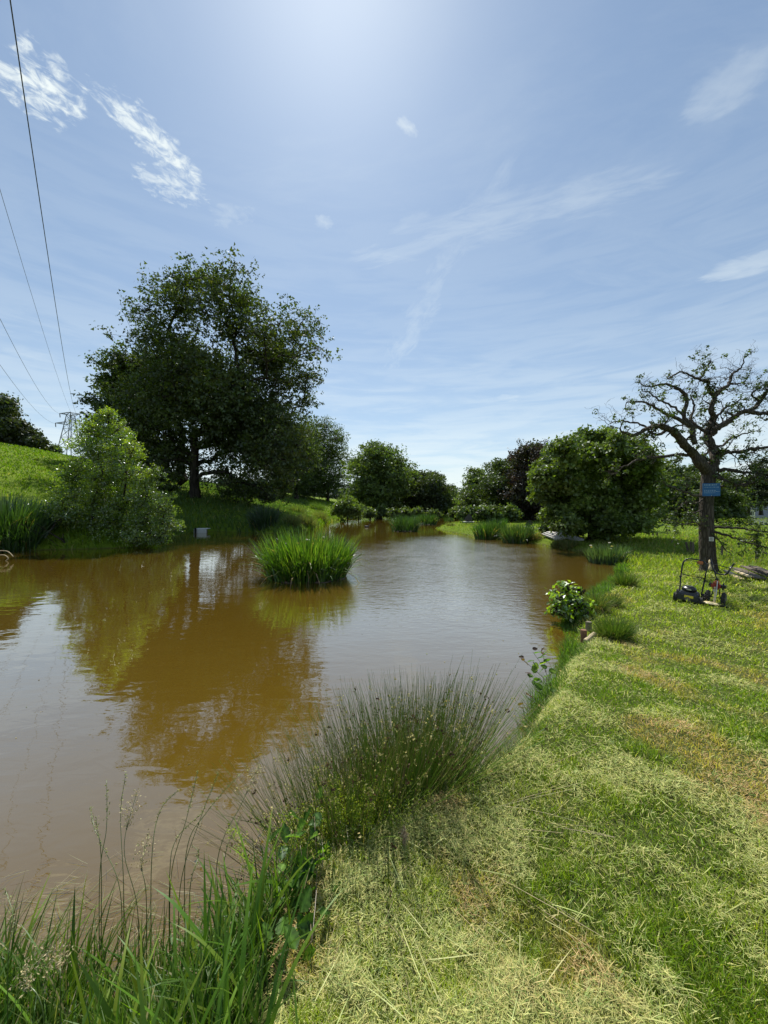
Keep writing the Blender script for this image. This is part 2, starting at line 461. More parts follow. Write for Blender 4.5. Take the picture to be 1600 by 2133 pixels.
def hgt(x, y):
    x = np.asarray(x, float).ravel(); y = np.asarray(y, float).ravel()
    d = sdist(x, y).astype(float); r = np.hypot(x, y)
    px = 800 + F * x / np.maximum(y, 1.0); px = np.where(y < 1.0, np.where(x < 0, -2000, 2500), px)
    hb = 0.55 + (0.12 - 0.55) * sstep(2.6, 7.0, r)
    hb = hb + (0.28 - 0.12) * sstep(14, 22, r)
    wb = 0.42 + .5 * sstep(8, 20, r)
    z = -0.10 + (hb + 0.10) * sstep(-0.05, 1, d / wb) ** .8
    z = z + 0.02 * (fbm(x * 1.3, y * 1.3, 5, 3) - .5) * sstep(.3, 1, d) + .10 * (fbm(x * .3, y * .3, 9, 3) - .5) * sstep(6, 16, r) * sstep(.5, 2, d)
    # field on the right falls away
    s = 0.020 + 0.024 * sstep(1330, 1560, px)
    z = z - s * np.clip(y - 15, 0, 500) * sstep(1100, 1330, px) * (y > 0) * sstep(1, 4, d) * np.where(y > 130, 130 / np.maximum(y, 130), 1)
    # hill on the left
    amp = np.interp(px, _pxs, AMP) * (1 - sstep(880, 960, px)) * sstep(5, 15, y)
    hl = amp * gfun(d) * (1 + .05 * (fbm(x * .12, y * .12, 3, 3) - .5) * sstep(5, 20, d))
    # little terrace
    z = z + hl
    z = z + np.where(d > 0, 1, 0) * 14 * sstep(180, 700, r) * (fbm(x * .004 + 3, y * .004, 21, 2)) * sstep(-.2, .6, y / np.maximum(r, 1))
    zin = -0.10 - 0.9 * np.clip(-d, 0, 1)
    return np.where(d > -0.02, z, np.minimum(zin, z))


def ground_at(px, py):
    """where the ray through a photo pixel meets the ground"""
    Ys = np.geomspace(.8, 400, 1600); Xs = (px - 800) / F * Ys; ray = EYE + (HOR - py) / F * Ys
    h = np.maximum(hgt(Xs, Ys), 0.0); k = np.argmax(ray < h)
    if ray[k] >= h[k]: k = len(Ys) - 1
    return float(Xs[k]), float(Ys[k]), float(h[k])


def at(px, py, Y): return np.array([(px - 800) / F * Y, Y, EYE + (HOR - py) / F * Y])


def zg(x, y): return float(hgt([x], [y])[0])


# ground sheet (polar grid, fine in front)
angs = np.concatenate([np.arange(-180, -52, 3.0), np.arange(-52, 52, 0.38), np.arange(52, 180.1, 3.0)])
angs = np.radians(angs[:-1]) if abs(angs[-1] - 180) < 1e-6 else np.radians(angs)
rads = np.concatenate([np.geomspace(.35, 60, 170), np.geomspace(62, 3000, 50)])
AA, RR = np.meshgrid(angs, rads)
gx = (np.sin(AA) * RR).ravel(); gy = (np.cos(AA) * RR).ravel()
gz = hgt(gx, gy)
na, nr = len(angs), len(rads)
ii, jj = np.meshgrid(np.arange(nr - 1), np.arange(na), indexing='ij'); jn = (jj + 1) % na
gq = np.stack([ii * na + jj, ii * na + jn, (ii + 1) * na + jn, (ii + 1) * na + jj], -1).reshape(-1, 4)
GV = np.concatenate([np.stack([gx, gy, gz], 1), [[0, 0, zg(0.0, 0.0)]]])
gt = np.stack([np.full(na, len(GV) - 1), (np.arange(na) + 1) % na, np.arange(na)], 1)

mg = bpy.data.materials.new('grassy earth'); mg.use_nodes = True; n = NT(mg.node_tree)
geo = n.add('ShaderNodeNewGeometry'); pos = geo.outputs['Position']
sp = n.add('ShaderNodeSeparateXYZ', {0: pos})
n1 = n.noise(pos, 0.35, 5, .6); n2 = n.noise(pos, 2.2, 5, .65); n3 = n.noise(pos, 30, 5, .7); n4 = n.noise(pos, 0.06, 3, .5)
dist = n.add('ShaderNodeVectorMath', {0: pos}, operation='LENGTH').outputs['Value']
near = n.mix(n3, (.035, .045, .012), (.11, .13, .035))
far = n.mix(n.ramp(n1, [(.35, 0.), (.65, 1.)]), (.100, .165, .008), (.165, .235, .012))
far = n.mix(n.math('MULTIPLY', n.ramp(n2, [(.4, 0.), (.7, 1.)]), .45), far, (.080, .130, .010))
far = n.mix(n.math('MULTIPLY', n3, .3), far, (.10, .12, .03))
gc = n.mix(n.ramp(n.math('DIVIDE', dist, 40), [(.15, 0.), (.6, 1.)]), near, far)
wood = n.ramp(n.math('DIVIDE', dist, 1000), [(.16, 0.), (.24, 1.)])
gc = n.mix(wood, gc, n.mix(n4, (.02, .035, .012), (.05, .075, .02)))
mudf = n.ramp(n.math('ADD', sp.outputs[2], n.math('MULTIPLY', n2, .12)), [(.02, 1.), (.14, 0.)])
mudm = n.math('MULTIPLY', mudf, n.ramp(n.math('DIVIDE', dist, 40), [(.7, 1.), (.9, 0.)]))
gc = n.mix(mudm, gc, n.mix(n3, (.03, .02, .012), (.12, .08, .045)))
pb = n.add('ShaderNodeBsdfPrincipled', {'Base Color': gc, 'Roughness': .95, 'Specular IOR Level': .1})
bmp = n.add('ShaderNodeBump', {'Height': n.math('ADD', n3, n.math('MULTIPLY', n2, 2.0)), 'Strength': .8, 'Distance': .05}); n.l.new(bmp.outputs[0], pb.inputs['Normal'])
n.add('ShaderNodeOutputMaterial', {0: pb.outputs[0]})
ground = mesh_np('ground', GV, [gq, gt], mg, smooth=True); tag(ground, kind='structure')

# water
mw = bpy.data.materials.new('muddy pond water'); mw.use_nodes = True; n = NT(mw.node_tree)
pos = n.add('ShaderNodeNewGeometry').outputs['Position']
big = n.noise(pos, .09, 3, .5)
wc = n.mix(n.ramp(big, [(.3, 0.), (.7, 1.)]), (.105, .064, .007), (.122, .073, .010))
wind = n.add('ShaderNodeMapping', {'Vector': pos, 'Location': (4.2, 17.5, 0), 'Rotation': (0, 0, R(-12)), 'Scale': (5.5, 9.5, 1)}, vector_type='TEXTURE').outputs[0]
wl = n.add('ShaderNodeVectorMath', {0: n.mix(.25, wind, n.noise(pos, .3, 3, out=1))}, operation='LENGTH').outputs['Value']
wp = n.ramp(wl, [(0.3, 1.0), (1.15, 0.0)], 'EASE')
patch = n.math('MULTIPLY', wp, n.ramp(n.noise(pos, .8, 4, .6), [(.3, .55), (.6, 1.)]))
rmap = n.add('ShaderNodeMapping', {'Vector': pos, 'Rotation': (0, 0, R(20)), 'Scale': (.55, 1.25, 1)}).outputs[0]
r1 = n.noise(rmap, 5.5, 2, .5, .6)
r2 = n.noise(rmap, 14, 3, .55, .4)
r3 = n.noise(n.add('ShaderNodeMapping', {'Vector': pos, 'Rotation': (0, 0, R(-15)), 'Scale': (.6, 1.0, 1)}).outputs[0], 2.2, 2, .5)
calm = n.ramp(n.noise(pos, .22, 3, .55), [(.35, .35), (.65, 1.)])
h1 = n.math('MULTIPLY', r1, n.math('ADD', n.math('MULTIPLY', calm, .0034), n.math('MULTIPLY', patch, .012)))
h2 = n.math('MULTIPLY', r2, n.math('ADD', .00028, n.math('MULTIPLY', patch, .013)))
h3 = n.math('MULTIPLY', r3, .0052)
hh = n.math('ADD', n.math('ADD', h1, h2), h3)
bp = n.add('ShaderNodeBump', {'Height': hh, 'Strength': 1.0, 'Distance': 1.0})
body = n.add('ShaderNodeBsdfDiffuse', {'Color': wc})
gl = n.add('ShaderNodeBsdfGlossy', {'Color': (1, .98, .92, 1), 'Roughness': n.math('ADD', .02, n.math('MULTIPLY', patch, .14)), 'Normal': bp.outputs[0]})
fac = n.add('ShaderNodeLayerWeight', {'Blend': .5, 'Normal': bp.outputs[0]}).outputs['Facing']
fr = n.math('ADD', n.math('MULTIPLY', n.math('POWER', fac, 1.9), .93), .03, True)
ms = n.add('ShaderNodeMixShader', {0: fr, 1: body.outputs[0], 2: gl.outputs[0]})
n.add('ShaderNodeOutputMaterial', {0: ms.outputs[0]})
bm = bmesh.new()
# offset the outline a little under the banks
nx = np.roll(SH, -1, 0) - np.roll(SH, 1, 0); nn = np.stack([nx[:, 1], -nx[:, 0]], 1); nn /= np.linalg.norm(nn, axis=1, keepdims=True)
tst = sdist(SH[:, 0] + nn[:, 0] * .05, SH[:, 1] + nn[:, 1] * .05); nn *= np.where(tst > 0, 1, -1)[:, None]
WS = SH + nn * .16
vs = [bm.verts.new((p[0], p[1], 0.0)) for p in WS]
bm.faces.new(vs); bmesh.ops.triangulate(bm, faces=bm.faces[:])
for f in bm.faces:
    if f.normal.z < 0: f.normal_flip()
me = bpy.data.meshes.new('water'); bm.to_mesh(me); bm.free(); me.materials.append(mw)
water = bpy.data.objects.new('water', me); COL.objects.link(water); tag(water, kind='structure')

# ------------------------------------------------------------------ trees


def grow(base, top_h, lobes, sub_n, r_leaf, n_leaf, cols, name, label, group=None, mat='leaf', bark='bark', trunk_r=.4, leaf_up=.35,
         spread=.45, fill=.55, trunk_lean=(0, 0), stems=1, cat='tree', top_mats=None, flat=.8, gappy=1.0, minz=None):
    """a tree: tapered trunk, limbs reaching into every lobe of the crown, leaves in clumps along the twigs"""
    base = np.asarray(base, float)
    root = empty(name, base, label, cat, group)
    N = []; PA = []
    for s in range(stems):
        off = np.array([0, 0, 0.]) if stems == 1 else np.array([random.uniform(-1, 1), random.uniform(-1, 1), 0]) * .18 * (max(l[0] for l in lobes) - min(l[0] for l in lobes))
        k = max(3, int(top_h / .7)); N.append(base + off - [0, 0, .25]); PA.append(-1)
        for i in range(1, k + 1):
            t = i / k
            N.append(base + off * (1 + t) + np.array([trunk_lean[0] * t, trunk_lean[1] * t, top_h * t]) + RNG.normal(0, .05 * top_h / k, 3) * [1, 1, 0]); PA.append(len(N) - 2)
    cen = np.mean([l[:3] for l in lobes], axis=0)
    order = sorted(lobes, key=lambda l: np.linalg.norm(np.array(l[:3]) - N[-1]))
    subs = []
    for (x, y, z, r) in order:
        c = np.array([x, y, z]); NA = np.array(N)
        dv = np.linalg.norm(NA - c, axis=1) + np.where(NA[:, 2] > c[2], 1.2 * (NA[:, 2] - c[2]), 0) + .18 * np.linalg.norm(NA - N[0], axis=1)
        j = int(np.argmin(dv)); st = N[j]; L = np.linalg.norm(c - st); k = max(2, int(L / .9)); prev = j
        for i in range(1, k + 1):
            t = i / k; p = st + (c - st) * t + np.array([0, 0, .12 * L * math.sin(math.pi * t)]) + RNG.normal(0, .06 * L / k ** .5, 3)
            N.append(p); PA.append(prev); prev = len(N) - 1
        r *= 1.12; m = max(16, int(sub_n * 2.2 * (r ** 2)))
        for q in range(m):
            u = RNG.normal(size=3); u /= np.linalg.norm(u); rr = r * RNG.uniform(fill * .6, 1.12)
            pp = c + u * rr * [1, 1, flat]
            if minz is not None: pp[2] = max(pp[2], minz + RNG.uniform(0, .3))
            subs.append((pp, r * RNG.uniform(.20, .38), len(N) - 1))
    NL = len(N)
    tips = []
    for (pp, rs, j0) in subs:
        NA = np.array(N[:NL]); j = int(np.argmin(np.linalg.norm(NA - pp, axis=1))); st = N[j]; prev = j
        for i in (1, 2, 3):
            t = i / 3; N.append(st + (pp - st) * t + RNG.normal(0, .05 * np.linalg.norm(pp - st), 3)); PA.append(prev); prev = len(N) - 1
        for q in range(1):
            u = RNG.normal(size=3); N.append(pp + u / np.linalg.norm(u) * rs * .9); PA.append(prev)
    NA = np.array(N); PA_ = np.array(PA); cnt = np.zeros(len(N)); ch = np.bincount(PA_[PA_ >= 0], minlength=len(N)); cnt[ch == 0] = 1
    for i in range(len(N) - 1, -1, -1):
        if PA_[i] >= 0: cnt[PA_[i]] += cnt[i]
    rad = cnt ** .5; rad = rad / rad.max() * trunk_r; rad = np.maximum(rad, .012)
    rad[0] = rad[0] * 1.45
    e = np.where(PA_ >= 0)[0]
    V, f, C = edges_tubes(NA[PA_[e]], NA[e] + (NA[e] - NA[PA_[e]]) * .04, np.maximum(rad[PA_[e]] * np.where(PA_[e] < 1, 1, .0), 0) + np.where(PA_[e] < 1, 0, np.minimum(rad[PA_[e]], rad[e] * 1.35)), rad[e], 4 if len(e) > 900 else 5)
    tk = mesh_np('trunk' if stems == 1 else 'stems', V - base, f, M[bark], root, C, True)
    if stems > 1: tk['kind'] = 'stuff'
    # leaves
    cs = np.array([s[0] for s in subs]); rs = np.array([s[1] for s in subs]); wgt = rs ** 2; wgt /= wgt.sum()
    ns_ = n_leaf // 7; n_leaf = ns_ * 7            # leaves sit in sprays of seven at the twig ends
    own = RNG.choice(len(subs), ns_, p=wgt)
    P = cs[own] + np.clip(RNG.normal(size=(ns_, 3)), -1.6, 1.6) * rs[own][:, None] * [.74, .74, .52]
    spray_t = np.repeat(RNG.uniform(.75, 1.3, ns_), 7); own = np.repeat(own, 7)
    u = RNG.normal(size=(n_leaf, 3)); P = np.repeat(P, 7, 0) + u * r_leaf * [.75, .75, .5]; u /= np.linalg.norm(u, axis=1, keepdims=True)
    if minz is not None: P[:, 2] = np.maximum(P[:, 2], minz + RNG.uniform(0, .15, n_leaf))
    outw = P - cen; outw /= np.linalg.norm(outw, axis=1, keepdims=True)
    nr_ = RNG.normal(size=(n_leaf, 3)) * .75 + u * .35 + outw * .2 + [0, 0, leaf_up]
    ca = np.asarray(cols, float); pick = RNG.integers(0, len(ca), len(subs)); tint = ca[pick] * RNG.uniform(.8, 1.2, (len(subs), 1))
    lc = vary(tint[own] * spray_t[:, None], n_leaf, .2, .08)
    V, f, C = (leafs if mat == 'bush' else leafs3)(P, r_leaf * RNG.uniform(.6, 1.35, n_leaf), nr_, lc)
    cr = mesh_np('crown', V - base, f, M[mat], root, C); cr['kind'] = 'stuff'
    return root


def lobes_px(L, Y, depth=.6, copies=1, off=0.0):
    o = []
    for (a, b, r) in L:
        for c in range(copies):
            yy = Y + off + (random.uniform(-1, 1) * depth)
            q = at(a, b, yy); o.append((q[0], yy, q[2], r / F * Y))
    return o


DK = [(.070, .102, .024), (.084, .116, .026), (.060, .088, .020)]
MD = [(.115, .165, .034), (.135, .185, .038), (.095, .140, .030)]
LT = [(.085, .135, .022), (.070, .118, .020), (.100, .150, .028)]
BU = [(.150, .220, .016), (.200, .270, .022), (.105, .175, .014)]

bx, by, bz = ground_at(405, 1036)
YO = by
oak = [(445, 585, 50), (385, 580, 45), (345, 615, 48), (480, 600, 50), (515, 635, 50), (310, 650, 42), (300, 705, 42), (350, 690, 40), (420, 650, 40), (480, 690, 45),
       (545, 690, 45), (580, 670, 38), (630, 665, 32), (645, 690, 38), (655, 735, 36), (612, 740, 42), (640, 790, 40), (560, 755, 48), (640, 840, 28), (600, 800, 34),
       (300, 760, 50), (365, 775, 55), (440, 775, 50), (500, 800, 55), (310, 830, 55), (390, 840, 60), (470, 860, 62), (550, 850, 55), (595, 880, 45),
       (300, 890, 45), (360, 910, 45), (440, 900, 50), (500, 930, 58), (570, 930, 50), (620, 925, 38), (520, 985, 45), (575, 990, 42), (470, 985, 38),
       (345, 955, 34), (325, 985, 28), (380, 640, 60), (500, 690, 56), (375, 770, 80), (560, 750, 66), (450, 840, 90), (615, 700, 46), (325, 690, 46), (540, 890, 78), (430, 590, 50), (500, 640, 46), (560, 960, 60), (600, 960, 50), (530, 1010, 34), (590, 1015, 34), (470, 1010, 26), (370, 940, 40), (345, 985, 30), (440, 960, 34), (455, 985, 28), (490, 1005, 30), (525, 1025, 24), (560, 1035, 22), (610, 1000, 28), (550, 1025, 24), (590, 1035, 18)]
lob = lobes_px(oak, YO, YO * .13) + lobes_px([l for l in oak if 740 < l[1] < 960], YO, YO * .1, 1, 3.0)
grow((bx, by, bz), 6.0, lob, 2.0, .25, 132000, [(.054, .080, .016), (.066, .090, .020), (.078, .096, .022), (.046, .068, .014)], 'oak_tree', 'huge dark spreading oak, tallest tree, on the far left bank behind the pond', trunk_r=.50, bark='bark', fill=.30, leaf_up=.5)
x2, y2, z2 = ground_at(300, 1024); Y2 = max(y2, YO + 4)
grow((x2, Y2, zg((300 - 800) / F * Y2, Y2)), 5.0, lobes_px([(262, 745, 32), (250, 790, 40), (235, 800, 24), (285, 800, 42), (235, 850, 36), (290, 860, 48), (330, 830, 42), (230, 900, 35), (300, 930, 48), (265, 960, 40), (360, 940, 38), (350, 990, 30)], Y2, 3),
     1.6, .30, 36000, [(.055, .075, .016), (.045, .065, .014)] + DK, 'oak_tree', 'olive green oak standing just behind the left side of the huge oak', trunk_r=.5)
x3, y3, z3 = ground_at(683, 1044); Y3 = y3
grow((x3, y3, z3), 4.0, lobes_px([(682, 892, 24), (655, 905, 32), (700, 915, 26), (640, 945, 42), (690, 945, 36), (715, 965, 20), (655, 985, 45), (705, 990, 26), (622, 990, 40), (680, 1012, 30), (632, 1022, 28), (712, 1010, 18)], Y3, 3.5, 2),
     1.5, .30, 52000, DK, 'oak_tree', 'dark round tree right of the huge oak with a thin visible trunk', trunk_r=.32, fill=.3)
grow(ground_at(617, 1040), 4.0, lobes_px([(600, 900, 38), (620, 940, 40), (590, 965, 40), (625, 985, 36), (600, 1010, 28)], ground_at(617, 1040)[1] + 1, 2.5, 2), 1.5, .30, 30000, DK, 'oak_tree', 'dark tree squeezed between the huge oak and the round tree with thin trunk', trunk_r=.4)


def bg_tree(name, label, px, pyb, L, Y, n, cols, rl=.34, depth=3.0, tr=.35, cat='tree', group='trees around the far end of the pond', copies=1, **k):
    x = (px - 800) / F * Y; z = max(zg(x, Y), 0.05)
    return grow((x, Y, z), max(1.5, (pyb - min(l[1] for l in L)) / F * Y * .25), lobes_px(L, Y, depth, copies), 60.0 / (Y * .6), rl * .75, int(n * 1.35), cols, name, label, group, trunk_r=tr, cat=cat, **k)


bg_tree('field_tree', 'broad rounded pale green tree at the far end left of the sky gap', 790, 1068, [(775, 950, 31), (800, 948, 26), (822, 968, 26), (755, 975, 31), (790, 985, 40), (820, 1000, 31), (760, 1010, 35), (800, 1025, 38), (745, 1035, 26), (775, 1045, 28), (815, 1045, 28), (838, 985, 12)], 62, 34000, MD, .42, copies=2, fill=.3)
bg_tree('field_tree', 'dark green tree between the broad pale tree and the bushy tree', 860, 1068, [(845, 985, 22), (858, 1000, 24), (850, 1025, 26), (865, 1042, 26), (872, 1015, 24), (840, 1050, 21)], 66, 13000, DK + MD, .42, copies=2, fill=.3)
bg_tree('field_tree', 'bushy olive green tree stepping down towards the sky gap', 895, 1070, [(885, 1000, 21), (902, 1000, 21), (915, 1018, 21), (890, 1025, 28), (918, 1040, 21), (900, 1050, 26), (880, 1055, 21)], 64, 16000, [(.060, .080, .020), (.045, .066, .016)], .42, copies=2, fill=.3)
bg_tree('field_tree', 'smallest tree left of the sky gap at the end of the water', 943, 1072, [(930, 1048, 17), (944, 1044, 15), (955, 1056, 14), (935, 1062, 14)], 68, 7000, MD, .42, copies=2)
bg_tree('field_tree', 'narrow dark tree just right of the sky gap', 993, 1078, [(995, 990, 18), (988, 1008, 21), (1004, 1012, 23), (980, 1032, 23), (1002, 1038, 29), (985, 1058, 26), (1008, 1062, 26), (968, 1062, 16)], 50, 16000, DK + MD, .34, copies=2, fill=.3)
bg_tree('field_tree', 'tall deep green tree beside the copper beech', 1048, 1078, [(1052, 975, 23), (1038, 990, 26), (1066, 985, 23), (1030, 1015, 31), (1060, 1015, 36), (1040, 1045, 36), (1072, 1045, 31), (1025, 1062, 23)], 46, 24000, DK + [(.040, .070, .016)], .32, copies=2, fill=.3)
bg_tree('copper_beech', 'dark purple leaved copper beech rising behind the big round tree', 1110, 1082, [(1098, 940, 23), (1118, 938, 23), (1140, 942, 23), (1085, 962, 23), (1112, 968, 36), (1142, 970, 31), (1088, 1000, 31), (1120, 1005, 42), (1095, 1035, 36), (1130, 1045, 39), (1098, 1062, 29)], 42, 32000, [(.040, .022, .020), (.030, .026, .016), (.036, .040, .016)], .28, copies=2, fill=.3)
x7, y7, z7 = ground_at(1238, 1124)
grow((x7, y7, z7), 1.6, lobes_px([(1215, 918, 24), (1250, 915, 24), (1285, 925, 26), (1320, 940, 26), (1180, 940, 26), (1225, 955, 36), (1280, 960, 38), (1335, 970, 30), (1150, 970, 24), (1130, 995, 20), (1180, 990, 36), (1240, 1005, 42), (1300, 1005, 42), (1350, 1010, 30), (1140, 1030, 26), (1185, 1040, 38), (1250, 1055, 42), (1310, 1055, 40), (1350, 1055, 26), (1160, 1070, 28), (1215, 1085, 32), (1280, 1092, 32), (1330, 1090, 26), (1175, 1092, 20)], y7, 2.2, 2),
     3.0, .17, 120000, [(.115, .165, .028), (.095, .140, .024), (.135, .185, .034)], 'field_tree', 'large rounded spreading tree over the grey boards on the right bank', trunk_r=.30, fill=.35, leaf_up=.6)
bg_tree('wood_tree', 'pale dead topped tree peeking behind the large rounded tree', 1262, 1100, [(1248, 905, 14), (1270, 905, 14), (1235, 915, 12), (1262, 935, 22)], 34, 5000, [(.07, .085, .03)], .22, 1.5, .18)
bg_tree('field_tree', 'low dark tree filling the row just left of the smallest tree', 925, 1070, [(922, 1028, 20), (936, 1042, 18), (912, 1048, 22), (928, 1058, 18)], 70, 6000, DK + MD, .42, copies=2, fill=.3)
bg_tree('field_tree', 'small tree standing in the sky gap left of the narrow dark tree', 965, 1076, [(966, 1046, 13), (974, 1058, 14), (958, 1062, 12)], 58, 4500, DK + MD, .38, copies=2, fill=.3)
# wood behind the field on the right
for i, (px, top, wd, lab) in enumerate([(1372, 965, 30, 'dark wood tree nearest the large rounded tree behind the field'), (1402, 955, 32, 'second dark wood tree behind the field'),
                                        (1436, 960, 30, 'dark wood tree seen left of the gnarled oak trunk'), (1468, 985, 26, 'dark wood tree directly behind the blue sign'),
                                        (1505, 1000, 28, 'dark wood tree just right of the gnarled oak trunk'), (1345, 985, 26, 'dark wood tree half hidden by the large rounded tree')]):
    Ls = [(px + random.uniform(-8, 8), top + wd * .7, wd * .6)]
    yy = top + wd * 1.2
    while yy < 1075:
        Ls += [(px - wd * .5, yy, wd * .62), (px + wd * .5, yy + 6, wd * .62)]; yy += wd * .62
    bg_tree('wood_tree', lab, px, 1090, Ls, 60 + (i % 3) * 4, 15000, DK, .42, 3, .3, group='trees of the wood behind the right field')
for i, (px, lab) in enumerate([(1330, 'tree in the back row of the wood, left end'), (1388, 'tree in the back row of the wood, left of middle'), (1450, 'tree in the back row of the wood, behind the oak trunk'), (1520, 'low tree in the back row of the wood beside the cream house')]):
    Ls = [(px, 1005, 26), (px - 20, 1030, 26), (px + 22, 1030, 26), (px - 10, 1055, 26), (px + 16, 1062, 26), (px, 1080, 24)]
    bg_tree('wood_tree', lab, px, 1090, Ls, 76, 9000, DK, .5, 3, .3, group='trees of the wood behind the right field')
PN = [(.035, .050, .024), (.050, .060, .030)]
for px, L, tr, lab in [(1585, [(1588, 960, 12), (1580, 975, 14), (1592, 985, 16), (1575, 1000, 18), (1598, 1010, 18), (1568, 1022, 16), (1590, 1035, 16)], .3, 'tallest pine by the right edge with a pointed pale crown'),
                       (1560, [(1555, 1012, 16), (1545, 1028, 16), (1570, 1030, 16), (1560, 1045, 14)], .25, 'bare stemmed pine in front of the cream house'),
                       (1540, [(1528, 1020, 14), (1545, 1010, 12), (1535, 1038, 14)], .2, 'slim pine left of the cream house'),
                       (1612, [(1612, 1000, 20), (1625, 1025, 20), (1600, 1040, 14)], .3, 'pine cut by the right edge of the view')]:
    bg_tree('pine_tree', lab, px, 1096, L, 80, 5500, PN, .45, 2, tr, group='pines by the house')
# trees on the left hill
for px, L, n_, lab in [(5, [(-10, 850, 30), (12, 850, 22), (-5, 885, 30), (20, 885, 18), (0, 915, 24)], 11000, 'tallest tree on the hilltop at the left edge'),
                       (38, [(30, 890, 16), (45, 893, 14), (38, 912, 18), (25, 922, 12)], 6000, 'middle tree on the left hilltop'),
                       (66, [(60, 905, 13), (74, 910, 11), (66, 922, 12), (84, 922, 8), (50, 925, 8)], 4500, 'low bushy tree at the right end of the hilltop group')]:
    Yh = 62; x = (px - 800) / F * Yh
    grow((x, Yh, zg(x, Yh)), 2.5, lobes_px(L, Yh, 2.5), 2.0, .42, n_, [(.05, .06, .02), (.04, .055, .018)], 'hill_tree', lab, 'trees on the left hilltop', trunk_r=.3)
for px, r_, lab in [(112, 7, 'tiny round bush on the ridge beside the pylon leg'), (97, 5, 'tiny ridge bush nearest the hilltop trees')]:
    Yh = 64; x = (px - 800) / F * Yh
    grow((x, Yh, zg(x, Yh)), .6, lobes_px([(px, 936, r_), (px + 6, 938, r_ * .7), (px - 5, 939, r_ * .7)], Yh, .6), 4, .35, 1500, DK, 'ridge_bush', lab, 'bushes on the ridge', trunk_r=.1, cat='bush')

# the bright alder bush standing in the water on the left
Yb = EYE * F / 88
grow(((225 - 800) / F * Yb, Yb, 0.0), 1.2, lobes_px([(225, 868, 20), (205, 895, 30), (245, 900, 28), (190, 935, 34), (235, 945, 36), (275, 945, 26), (165, 985, 34), (215, 995, 42), (270, 990, 38), (315, 990, 24), (150, 1025, 32), (195, 1045, 42), (255, 1040, 42), (310, 1035, 34), (342, 1060, 22), (140, 1070, 28), (185, 1090, 40), (245, 1090, 42), (305, 1085, 38), (348, 1092, 22), (170, 1118, 24), (225, 1120, 26), (285, 1120, 26), (335, 1112, 22), (122, 1062, 20), (362, 1092, 14), (130, 1110, 20), (200, 1128, 18), (260, 1128, 18), (310, 1124, 18)], Yb, 1.0, 2),
     6.0, .090, 68000, BU, 'alder_bush', 'bright green glossy leaved alder bush leaning over the water on the left', mat='bush', trunk_r=.12, stems=4, leaf_up=.35, fill=.35, cat='bush', minz=.08)

# ------------------------------------------------------------------ gnarled half-dead oak
gx0, gy0, gz0 = ground_at(1475, 1190)
GY = gy0
root = empty('gnarled_oak', (gx0, gy0, gz0), 'gnarled half dead oak with twisted bare branches and a thick trunk on the right bank', 'tree')
gbase = np.array([gx0, gy0, gz0]); PX = GY / F


def glimb(pts, w0, w1, dy0=0.0, dy1=0.0):
    n_ = len(pts); o = []
    for i, p in enumerate(pts):
        t = i / (n_ - 1); o.append(at(p[0], p[1], GY + dy0 + (dy1 - dy0) * t + (random.uniform(-.12, .12) if 0 < i else 0)))
    sp_ = smooth_path(o, 4); k = len(sp_); j = RNG.normal(0, .012, (k, 3)); j[0] = 0
    return sp_ + j, np.linspace(w0 * PX * .50, w1 * PX * .46, k)


tr_pts = [at(px, py, GY) for px, py in [(1477, 1200), (1477, 1188), (1476, 1172), (1474, 1150), (1473, 1120), (1472, 1090), (1472, 1060), (1473, 1030), (1475, 1005), (1477, 985), (1478, 972)]]
tw = np.interp(np.linspace(0, 1, 10 * 4 + 1), [0, .08, .16, .28, .45, .6, .8, .9, 1], [25, 19, 15.5, 13.6, 12.4, 12, 12, 12.4, 10]) * PX
tp = smooth_path(tr_pts, 4)
V, f, C = poly_tube(tp, tw, 22)
